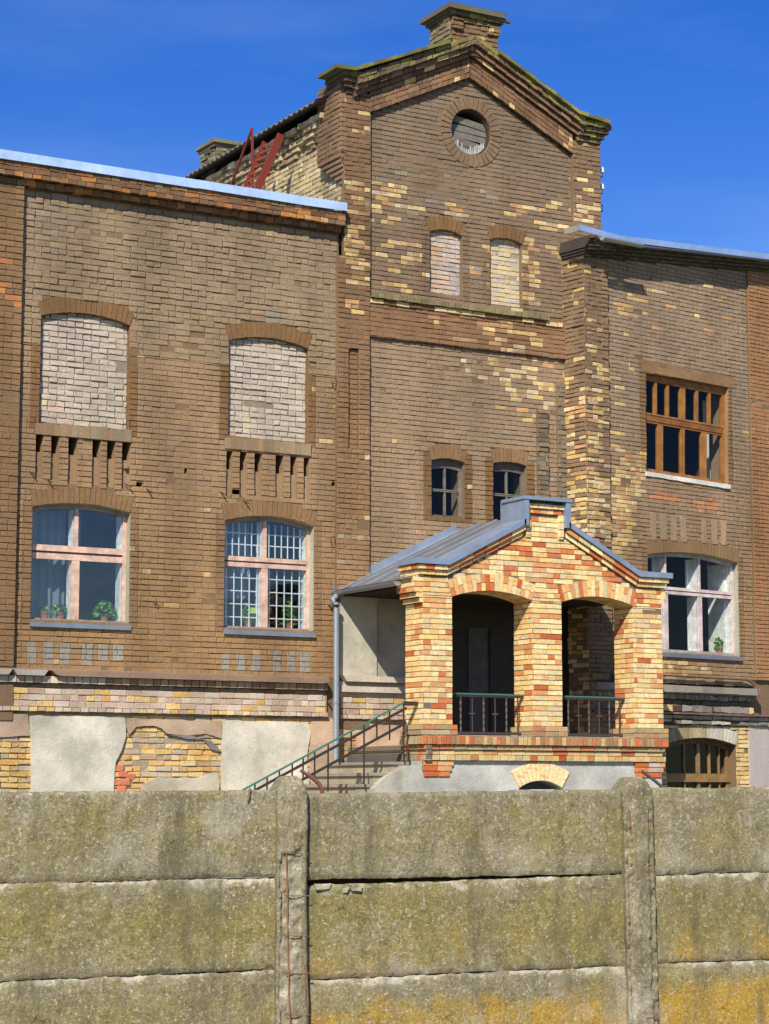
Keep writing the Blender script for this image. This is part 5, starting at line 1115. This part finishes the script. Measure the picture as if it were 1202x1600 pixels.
# plastered wall inside the porch, its mouldings, the door; near-black colours paint in the porch shade
w = MB(); up0, up1, up2_ = M.u(527, 1000), M.u(584, 1000), M.u(660, 1000)
zm1 = M.z(560, 1057, .05)
PW = (0.50, 0.47, 0.37)
prism(w, M, rectp(up0, up1, zm1, ez_ - .02), 0, .10, PW); prism(w, M, rectp(up1, up1 + .9, zm1, ez_ - .02), 0, .055, (0.40, .37, .30)); prism(w, M, rectp(up1 + .9, uRb + .0, FLz, ez_ - .02), 0, .05, (0.028, .024, .02))  # last stretch is near-black: porch shade put into the wall colour
w.build('plastered_wall', PLAST, Q, 'beige plastered wall under the porch roof, inner part coloured near-black for the shade')
w = MB()
zz2 = lambda y: M.z(580, y, .15)
prism(w, M, [(up0 + .06, zz2(1066)), (up2_ + .3, zz2(1066)), (up2_ + .3, zz2(1057)), (up0, zz2(1057))], 0, .21, (0.52, .46, .37)); prism(w, M, rectp(up0 + .0, up2_ + .3, zz2(1082), zz2(1072)), 0, .15, (0.52, .47, .39))
prism(w, M, rectp(up0, up2_ + .3, zz2(1072), zz2(1066)), 0, .10, (0.5, .45, .36)); prism(w, M, rectp(up0, up2_ + .3, zz2(1090), zz2(1082)), 0, .08, (0.42, .36, .28))
box(w, M, up0 + .0, up2_ + .3, zz2(1122), zz2(1090), 0, .055, (0.3, .25, .19)); coursed(w, M, rectp(up0 + .02, up2_ + .3, zz2(1117), zz2(1090)), [], .082, cPk, ch=(zz2(1090) - zz2(1117)) / 3, Ln=.25, rel=.014, j=.004, ph=zz2(1117)); rowband(w, M, up0, up2_ + .3, zz2(1124), zz2(1117), 0, .1, cPk, Ln=.13)
w.build('wall_moulding', BRICK, Q, 'plastered ledges crossing the wall under the porch')
w = MB(); du0, du1 = M.u(733, 1050, .1), M.u(762, 1050, .1)
prism(w, M, rectp(du0 - 1.1, du1 + 1.15, FLz, FLz + 2.7), .056, .075, (0.035, .028, .022)); prism(w, M, rectp(du0, du1, FLz + .1, FLz + 2.15), .075, .10, (0.075, 0.08, 0.078))  # door colours lowered as painted shade
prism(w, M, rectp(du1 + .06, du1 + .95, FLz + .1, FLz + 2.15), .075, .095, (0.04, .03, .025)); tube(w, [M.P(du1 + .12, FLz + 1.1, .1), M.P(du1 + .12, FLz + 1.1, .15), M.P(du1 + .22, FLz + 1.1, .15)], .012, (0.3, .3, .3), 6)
w.build('entrance_door', WOODM, Q, 'entrance door with a grey leaf, colours darkened to paint in the porch shade')

# steps and railing
w = MB(); nst = 10; run = .285; rs = .162; e0 = up0 + .03; z0s = M.z(560, 1190, 1.0)
usx = q_(636, 1190, D - .2)[0]
zst = q_(636, 1190, D - .2)[1] 
for i in range(nst):
    ua = usx - run * (i + 1); zt_ = zst - rs * i
    if zt_ < .05: break
    box(w, M, ua, usx + .05, zt_ - .045, zt_, .14, D - .22, (0.30, 0.25, 0.19), j=.003); box(w, M, ua + .035, usx + .05, max(0, zt_ - rs), zt_ - .045, .15, D - .25, (0.34, 0.30, 0.21))
w.build('steps', STONE, Q, 'worn stone steps going down to the left of the porch')
w = MB(); DR = D - .16
r0 = q_(386, 1231, DR); r1 = q_(635, 1096, DR); GRN = (0.045, 0.16, 0.12); BLK = (0.035, 0.028, 0.025)
sl2 = (r1[1] - r0[1]) / (r1[0] - r0[0]); ln_ = lambda u, off=0: r0[1] + (u - r0[0]) * sl2 + off
uS = r0[0] - .5
bar(w, M.P(uS, ln_(uS), DR), M.P(r1[0], r1[1], DR), .035, .022, GRN)
rail_o = w.build('handrail', IRON, Q, 'green painted sloping handrail of the porch steps')
w = MB(); o1, o2 = q_(632, 1108, DR)[1] - ln_(q_(632, 1108, DR)[0]), q_(632, 1131, DR)[1] - ln_(q_(632, 1131, DR)[0])
for off in (o1, o2): bar(w, M.P(uS, ln_(uS, off), DR), M.P(r1[0], ln_(r1[0], off), DR), .03, .035, BLK)
bar(w, M.P(r1[0] - .05, ln_(r1[0], -.03), DR), M.P(r1[0] + .26, ln_(r1[0], -.03), DR), .05, .06, BLK)
for i, (x, yb) in enumerate(((399, 0), (418, 0), (437, 0), (457, 0), (474, 1220), (492, 0), (513, 1237), (531, 1196), (549, 0), (569, 1225), (589, 0), (609, 0), (631, 1187))):
    u = q_(x, 1150, DR)[0]; zb2 = ln_(u, o2) if not yb else q_(x, yb, DR)[1]
    if not yb and i % 2 == 1: zb2 = ln_(u, o2) - .12
    bar(w, M.P(u, max(.05, zb2), DR), M.P(u, ln_(u), DR), .018, .018, BLK, up=(0, 1, 0))
w.build('railing', IRON, Q, 'black iron rails and uprights of the step railing')
for c_, xr in ((c1, 812), (c2_, 970)):
    dR = DB + .24; w = MB(); zt_ = M.z(760, 1085, dR); zb2 = M.z(760, 1146, dR)
    ua, ub = c_.u0, c_.u1
    bar(w, M.P(ua, zt_ - .03, dR), M.P(ub, zt_ - .03, dR), .04, .03, BLK); bar(w, M.P(ua, zb2, dR), M.P(ub + .0, zb2, dR), .05, .035, (0.05, .035, .03))
    for k in range(7):
        u = ua + (ub - ua) * (k + .5) / 7
        if k % 2: # twisted bar
            for s_ in range(6): z_a = zb2 + (zt_ - zb2) * s_ / 6; z_b = zb2 + (zt_ - zb2) * (s_ + 1) / 6; tube(w, [M.P(u, z_a, dR), M.P(u, (z_a + z_b) / 2, dR), M.P(u, z_b, dR)], [.009, .019, .009], (0.08, .065, .055), 6, caps=False)
        else: bar(w, M.P(u, zb2, dR), M.P(u, zt_ - .03, dR), .014, .014, (0.06, .05, .045), up=(0, 1, 0)); bar(w, M.P(u - .05, (zb2 + zt_) / 2, dR), M.P(u + .05, (zb2 + zt_) / 2, dR), .02, .02, (0.07, .055, .045))
    ro = w.build('balustrade', IRON, Q, 'low iron balustrade with twisted bars in the left arch' if c_ is c1 else 'low iron balustrade with twisted bars in the right arch')
    w = MB(); bar(w, M.P(ua, zt_, dR), M.P(ub + .0, zt_, dR), .05, .022, GRN); w.build('handrail', IRON, ro)

# ================================================================== LOOSE THINGS
u, z = M.uz(783.5, 1020, .08); w = MB(); prism(w, M, rectp(u - .07, u + .07, z - .1, z + .1), .076, .084, (0.62, 0.62, 0.58)); 
for k in range(4): prism(w, M, rectp(u - .05, u + .02 + .03 * (k % 2), z + .06 - k * .035, z + .068 - k * .035), .084, .086, (0.2, .2, .2))
tag(w.build('notice_sheet', PAPER), 'small white notice sheet fixed in the shade inside the porch', 'notice')

# red ladder and its safety hooks against the side wall
def ladder():
    RD = (0.165, 0.026, 0.014); w_ = {}
    xt = XE - .05; t = thing('roof_ladder', 'red steel ladder with flat sides leaning against the yellow brick side wall', 'ladder', (xt - .6, 31.5, z1))
    yn, zt_ = xplane(xt, 439, 210); yf, zt2 = xplane(xt, 414, 222)
    # foot positions: leaning out to the left by the same slant as in the photo
    fxn = xplane(xt, 439, 210); 
    dx, dz = -.62, -1.45
    def stile(y, zt, wd, nm):
        mb = MB(); bar(mb, (xt, y, zt), (xt + dx, y, zt + dz), .035, wd, RD, up=(1, 0, 0)); mb.build(nm, IRON, t)
    stile(yn, zt_, .12, 'stile'); stile(yf, zt2, .085, 'stile')
    for k in range(11):
        mb = MB(); s = .06 + k * .088; tube(mb, [(xt + dx * s, yn, zt_ + dz * s), (xt + dx * s, yf, zt2 + dz * s)], .014, (0.34, .09, .06), 6); mb.build('rung', IRON, t)
    t2 = thing('roof_prop', 'red A-shaped steel prop standing behind the ladder', 'prop', (xt - .6, yf + .8, z1))
    yb, zb_2 = xplane(xt - .1, 394, 200); xa = xt - .1
    yq, zq_ = xplane(xa, 360, 290)
    mb = MB(); bar(mb, (xa, yb, zb_2), (xa - .1, yq, zq_ - .3), .03, .035, RD); mb.build('leg', IRON, t2)
    yq, zq_ = xplane(xa, 396, 262); mb = MB(); bar(mb, (xa, yb, zb_2), (xa, yq, zq_ - .6), .03, .035, (0.17, .03, .02)); mb.build('leg', IRON, t2)
ladder()

# potted plants behind the windows
def plant(fr, op, x, y, d, wdt, hgt, lab, n=150, grp=None):
    u, _ = fr.uz(x, y, d); zb2 = op.zb + .05
    t = thing('potted_plant', lab, 'plant', fr.P(u, zb2, d), grp)
    mb = MB(); prf = [(.045, 0), (.06, .09), (.068, .09), (.068, .11)]
    tube(mb, [fr.P(u, zb2 + h, d) for r, h in prf], [r for r, h in prf], (0.36, .14, .07), 12); mb.build('pot', STONE, t)
    mb = MB(); r2 = random.Random(int(x * 7))
    for _ in range(n):
        a = r2.uniform(0, 6.28); rr = math.sqrt(r2.random()); hh = r2.random()
        p = Vector(fr.P(u + wdt * rr * math.cos(a) * (1 - .35 * hh), zb2 + .08 + hgt * hh * (1 - .3 * rr), d + .07 * rr * math.sin(a)))
        s = r2.uniform(.016, .045); ax = Vector((r2.uniform(-1, 1), r2.uniform(-1, 1), r2.uniform(-.4, .9))).normalized(); bx = ax.cross(Vector((r2.uniform(-1, 1), r2.uniform(-1, 1), r2.uniform(-1, 1)))).normalized()
        mb.add([p - ax * s, p + bx * s * .7, p + ax * s * 1.2, p - bx * s * .7], [(0, 1, 2, 3)], vary(r2.choice([(0.10, .26, .04), (0.16, .34, .06), (0.07, .18, .03)]), .2))
    for _ in range(7): a = r2.uniform(-1, 1); tube(mb, [fr.P(u, zb2 + .09, d), fr.P(u + a * wdt * .6, zb2 + hgt * .7, d + .02)], .004, (0.12, .2, .06), 4)
    mb.build('foliage', LEAF, t)
G_ = 'potted plants on the inner window sills'
plant(M, wA, 70, 955, -.27, .07, .13, 'small sparse plant at the far left of the sill in the curtained window', 50, G_)
plant(M, wA, 93, 955, -.27, .14, .17, 'bushy green plant in front of the lace curtain', 130, G_)
plant(M, wA, 163, 955, -.27, .22, .24, 'wide leafy green plant in the right pane of the leftmost window', 260, G_)
plant(M, wB, 388, 960, -.30, .16, .34, 'tall green plant behind the grille in the left pane', 150, G_)
plant(M, wB, 452, 960, -.30, .16, .42, 'tall dark green plant behind the grille in the right pane', 170, G_)
plant(W, wD, 1124, 1005, -.33, .12, .22, 'small green plant in the window right of the porch', 90, G_)
# curtains
def curtain(fr, u0, u1, z0, z1, d, col, lab, waves=9, amp=.02):
    mb = MB(); n = 60; vs = []; fs = []
    for i in range(n + 1):
        t = i / n; dd = d + amp * math.sin(t * waves * 6.28) + amp * .4 * math.sin(t * 31)
        for zz in (z0, z1): vs.append(fr.P(u0 + (u1 - u0) * t, zz, dd))
        for zz in (z0, z1): vs.append(fr.P(u0 + (u1 - u0) * t, zz, dd - .004))
    for i in range(n): a = i * 4; fs += [(a, a + 4, a + 5, a + 1), (a + 2, a + 3, a + 7, a + 6)]
    mb.add(vs, fs, col); tag(mb.build('curtain', CLOTH), lab, 'curtain')
curtain(M, wA.u0 + .02, wA.um - .06, wA.zb + .08, wA.zc - .05, -.48, (0.15, .175, .21), 'thin lace curtain in the left half of the leftmost window', 5)
curtain(M, wA.um + .04, wA.um + .18, wA.zb + .3, wA.zc - .05, -.48, (0.26, .30, .34), 'narrow gathered curtain beside the middle bar of the leftmost window', 2)
curtain(M, wB.u0 + .1, wB.um - .1, wB.zb + .5, wB.zc - .05, -.50, (0.22, .27, .32), 'grey-blue curtain behind the left half of the barred window', 5)
curtain(W, bil(.83, .5)[0] + .26, bil(.97, .5)[0] + .30, bil(.9, .97)[1], bil(.9, .1)[1], -.5, (0.50, .50, .46), 'pale gathered curtain at the right end of the orange window', 3)
u, z = M.uz(398, 954, -.21); w = MB(); prism(w, M, rectp(u - .07, u + .07, z - .045, z + .045), -.235, -.228, (0.50, 0.62, 0.16)); tag(w.build('paper_note', PAPER), 'yellow-green paper note stuck behind the grille', 'note')
u = W.u(1038, 1000, -.3); w = MB(); tube(w, [W.P(u, wD.zb + .05, -.33), W.P(u, wD.zb + .26, -.33)], [.06, .006], (0.50, .07, .04), 10); tag(w.build('red_cone', PAPER), 'small red cone standing on the inner sill right of the porch', 'cone')

# ================================================================== CONCRETE FENCE
FN = thing('concrete_fence', 'lichen-stained concrete panel fence in front of the building', 'fence', FE.P(0, 0, 0))
def fnz(u, z, s, o=0): return noise.fractal(Vector((u * s + o, z * s, o * .7)), 1.0, 2.0, 4)
def cpanel(u0, u1, zb0, zb1, zt0, zt1, d, seed, orange=0.0, green=.5, topedge=False, chipT=0.0, chipB=0.0, lab=None, third=False):
    """panel with wavy worn edges; z varies linearly from end 0 to end 1"""
    nu = max(8, int((u1 - u0) / .016)); nz_ = 34; mb = MB(); vs = []; cs = []
    for i in range(nu + 1):
        t = i / nu; u = u0 + (u1 - u0) * t
        zb2 = zb0 + (zb1 - zb0) * t + .007 * fnz(u, 0, 6, seed) + .004 * fnz(u, 0, 30, seed); zt2 = zt0 + (zt1 - zt0) * t + (.010 if topedge else .006) * fnz(u, 1, 5, seed + 3) + .005 * fnz(u, 1, 28, seed)
        for k in range(nz_ + 1):
            s = k / nz_; z = zb2 + (zt2 - zb2) * s; edge = min(s, 1 - s) * (zt2 - zb2)
            r_ = .010 * max(0, 1 - edge / .02) ** 2
            eT = max(0, 1 - (1 - s) * (zt2 - zb2) / (.055 + .06 * max(0, fnz(u, 2, 2.2, seed)))); eB = max(0, 1 - s * (zt2 - zb2) / .05)
            n1 = fnz(u, z, 7, seed + 9)
            chip = (eT * chipT + eB * chipB) * (1 if n1 > -.05 else .3)
            vs.append(FE.P(u, z, d - r_ - chip * .012 * (1 + n1) + .0035 * fnz(u, z, 9, seed) + .002 * fnz(u, z, 40, seed)))
            og = orange * min(1.15, max(0, (1 - s) * (2.9 if third else 1.35))) * (1 if topedge is False else .3)
            cs.append((min(1, chip + max(0, min(.42, (fnz(u, z, 2.6, seed + 20) - .12) * 2.2))), og, green * (.55 + .9 * math.sin(math.pi * min(1, max(0, s)))) * .7))
    fs = []; fc = []
    for i in range(nu):
        for k in range(nz_):
            a = i * (nz_ + 1) + k; f_ = (a, a + nz_ + 1, a + nz_ + 2, a + 1); fs.append(f_); fc.append(tuple(cs[q] for q in f_))
    b0 = len(mb.v); mb.v += vs; mb.f += fs; mb.c += fc; mb.m += [0] * len(fs)
    # thickness: back and rims
    n0 = nz_ + 1; bt = .07
    for i in range(nu):
        a, c_ = i * n0, (i + 1) * n0
        for e in (0, nz_):
            p, q = Vector(vs[a + e]), Vector(vs[c_ + e]); off = Vector((-FE.n[0] * bt, -FE.n[1] * bt, 0)); mb.add([p, q, q + off, p + off], [(0, 1, 2, 3)], (.3, 0, .3))
    zc0 = (zb0, zt0, zt1, zb1); mb.add([FE.P(u0, zb0, d - bt), FE.P(u1, zb1, d - bt), FE.P(u1, zt1, d - bt), FE.P(u0, zt0, d - bt)], [(0, 1, 2, 3)], (.2, 0, .3))
    for uu, za, zb3 in ((u0, zb0, zt0), (u1, zb1, zt1)): mb.add([FE.P(uu, za, d - bt), FE.P(uu, zb3, d - bt), FE.P(uu, zb3, d), FE.P(uu, za, d)], [(0, 1, 2, 3)], (.2, 0, .3))
    mb.build('panel', CONC, FN, lab, smooth=True)
fz = lambda x, y: FE.uz(x, y, 0)
def sect(xa, xb, tops, joints, seeds, oranges, gaps=None):
    """stack of panels between two posts; tops/joints = heights in the photo at both ends"""
    ua, ub = fz(xa, 1400)[0], fz(xb, 1400)[0]
    lv = [tops] + joints
    for i in range(len(lv)):
        ta = fz(xa, lv[i][0])[1]; tb = fz(xb, lv[i][1])[1]
        if i + 1 < len(lv): ba = fz(xa, lv[i + 1][0])[1]; bb = fz(xb, lv[i + 1][1])[1]
        else: ba, bb = max(0.02, ta - .52), max(0.02, tb - .52)
        g = (gaps or {}).get(i, (.003, .003)); gt = (gaps or {}).get(i - 1, (.003, .003))
        cpanel(ua, ub, ba + g[0], bb + g[1], ta - .002, tb - .002, 0, seeds + i * 5, oranges[i], (.35, .8, .55)[min(i, 2)], topedge=(i == 0), chipT=0 if i == 0 else 1.0, chipB=.5, third=(i >= 2))
pa0, pa1 = 434, 482; pb0, pb1 = 976, 1022
sect(-88, pa0 + 5, (1238, 1234), [(1382.5, 1371), (1538, 1515), (1699, 1665)], 1, [0, .15, .35, .5])
sect(pa1 - 3, pb0 + 5, (1240, 1233), [(1384, 1366), (1532, 1509), (1688, 1660)], 31, [.05, .38, .74, .9], {0: (.034, .002)})
sect(pb1 - 5, 1565, (1232, 1228), [(1368, 1352), (1506, 1488), (1650, 1620)], 61, [.1, .45, 1.0, .9])
# the fence runs on beyond both sides of the picture
for us, x_, ys, sd2 in ((-1, -88, (1238, 1382.5, 1538, 1699), 91), (1, 1565, (1228, 1350, 1486, 1617), 121)):
    ue0 = fz(x_, 1400)[0] + us * .12
    for k_ in range(2):
        ulo, uhi = sorted((ue0 + us * k_ * 2.25, ue0 + us * (k_ * 2.25 + 2.13)))
        for i in range(3): z_b, z_t = fz(x_, ys[i + 1])[1], fz(x_, ys[i])[1]; cpanel(ulo, uhi, z_b + .003, z_b + .003, z_t - .002, z_t - .002, 0, sd2 + k_ * 9 + i * 3, .3 * i, .5, topedge=(i == 0), chipT=.8 if i else 0, chipB=.4, third=(i == 2))
# rusty bar, extended as an added dark backing behind the middle section's open joint
w = MB(); a, b_ = fz(470, 1383), fz(975, 1371); bar(w, FE.P(a[0], a[1] - .01, -.10), FE.P(b_[0], b_[1] - .01, -.10), .012, .07, (0.05, .022, .012)); w.build('joint_backing_bar', RUST, FN)
for x, y, wd in ((504, 1386, .09), (556, 1388, .07), (540, 1390, .03)):
    u, z = fz(x, y); w = MB(); box(w, FE, u - wd / 2, u + wd / 2, z - .012, z + .012, -.05, .012, (.9, 0, .2), j=.008); w.build('chipped_piece', CONC, FN)
def cpost(xa, xb, ytop, exposed_y, seed, lean=0.0, rebars=()):
    """post with a rounded head; below exposed_y its cover has broken off over the reinforcement"""
    u0, u1 = FE.uz(xa, 1300, .05)[0], FE.uz(xb, 1300, .05)[0]; zt = FE.uz((xa + xb) / 2, ytop, .05)[1]; ze = FE.uz((xa + xb) / 2, exposed_y, .05)[1]
    um, hw = (u0 + u1) / 2, (u1 - u0) / 2; nu, nz_ = 22, 150; mb = MB(); vs = []; cs = []
    for k in range(nz_ + 1):
        s = k / nz_; z = zt * s
        for i in range(nu + 1):
            t = -1 + 2 * i / nu; zz = z
            cap = .075 * (abs(t) ** 2.6)
            if s > .9: zz = z - cap * (s - .9) / .1
            uu = um + hw * t + lean * (zt - z) + .004 * fnz(t * .1, z, 9, seed)
            dd = .058 - .022 * max(0, (abs(t) - .82) / .18) ** 2 - (.03 * ((s - .965) / .035) ** 2 if s > .965 else 0) + .004 * fnz(uu, z, 11, seed)
            brk = ze + .03 * fnz(uu, 3, 12, seed)
            ex = 0.0
            if z < brk: ex = min(1, (brk - z) / .03) * (1 if ((abs(t + .12) < .72 + .12 * fnz(0, z, 9, seed + 4)) if seed == 5 else (abs(abs(t) - .72) < .16 + .10 * fnz(t, z, 7, seed))) else 0)
            dd -= ex * (.018 if seed == 5 else .017) * (1 + .8 * fnz(uu, z, 18, seed + 2)); dd += .006 * fnz(uu, z, 22, seed + 6)
            vs.append(FE.P(uu, zz, dd)); cs.append((.15 + ex * (.62 if seed == 5 else .35) * (.6 + .7 * abs(fnz(uu, z, 8, seed))), 0, 0.02 + .05 * (1 - ex)))
    fs = []; fc = []
    for k in range(nz_):
        for i in range(nu):
            a = k * (nu + 1) + i; f_ = (a, a + 1, a + nu + 2, a + nu + 1); fs.append(f_); fc.append(tuple(cs[q] for q in f_))
    mb.v += vs; mb.f += fs; mb.c += fc; mb.m += [0] * len(fs)
    nback = Vector((-FE.n[0] * .15, -FE.n[1] * .15, 0))
    for k in range(nz_):
        for e in (0, nu):
            p, q = Vector(vs[k * (nu + 1) + e]), Vector(vs[(k + 1) * (nu + 1) + e]); mb.add([p, q, q + nback, p + nback], [(0, 1, 2, 3)], (.15, 0, .2))
    for i in range(nu): p, q = Vector(vs[nz_ * (nu + 1) + i]), Vector(vs[nz_ * (nu + 1) + i + 1]); mb.add([p, q, q + nback, p + nback], [(0, 1, 2, 3)], (.1, 0, .3))
    po = mb.build('post', CONC, FN, smooth=True)
    for kind, pts, rr in rebars:
        w = MB(); P3 = [FE.P(*FE.uz(x, y, .055), .050 + (.006 if kind == 'tie' else 0)) for x, y in pts]; tube(w, P3, rr, vary((0.20, 0.095, 0.055), .25), 7); w.build('rebar', RUST, po)
def wig(x0, y0, x1, y1, n=7, a=.7): return [(x0 + (x1 - x0) * i / n + rnd.uniform(-a, a), y0 + (y1 - y0) * i / n) for i in range(n + 1)]
cpost(pa0, pa1, 1212, 1330, 5, 0.002, [('bar', wig(447.5, 1334, 454, 1640), .0048), ('bar', wig(474, 1306, 483, 1640, 9, 1.2), .0042)] + [('tie', [(443 + k * .9, y), (460 + k, y + 1), (483 + k * .6, y + 1)], .0030) for k, y in enumerate((1333, 1399, 1462, 1520, 1585))])
cpost(pb0, pb1, 1214, 1262, 12, 0.014, [('bar', wig(983, 1232, 992, 1372), .0045), ('bar', wig(1010, 1240, 1016, 1450, 8), .0042)] + [('tie', [(983, 1292), (998, 1293), (1015, 1295)], .0035), ('tie', [(984, 1350), (1000, 1350), (1018, 1351)], .0032), ('tie', [(995, 1590), (1031, 1592)], .0032)])
for xa in (-130, 1560): cpost(xa, xa + 47, 1212, 1700, xa, 0.0)
# loose bent bars sticking up behind the fence
w = MB(); P2 = lambda x, y, d=-.12: FE.P(*FE.uz(x, y, d), d)
tube(w, [P2(470, 1204), P2(478, 1209), P2(490, 1217), P2(498, 1224), P2(503, 1233), P2(504, 1245)], [.010, .011, .012, .013, .013, .013], (0.17, .075, .06), 8)
tag(w.build('bent_bar', RUST), 'bent rusty iron bar hooking over beside the left fence post', 'iron bar')
w = MB(); tube(w, [P2(388, 1240, -.03), P2(390, 1236, -.03), P2(391, 1233, -.03)], .006, (0.2, .12, .08), 6); tube(w, [FE.P(*FE.uz(391, 1232, .01), .01), FE.P(*FE.uz(389, 1246, .012), .012), FE.P(*FE.uz(387, 1252, .012), .012)], .006, (0.2, .12, .08), 6)
tag(w.build('wire_stub', RUST), 'short rusty wire stub hanging over the fence top near the handrail', 'wire')
w = MB(); tube(w, [P2(1003, 1205), P2(1016, 1214), P2(1032, 1227), P2(1040, 1240)], .010, (0.10, .075, .065), 8); tag(w.build('iron_rod', RUST), 'straight dark iron rod leaning beside the right fence post', 'iron rod')
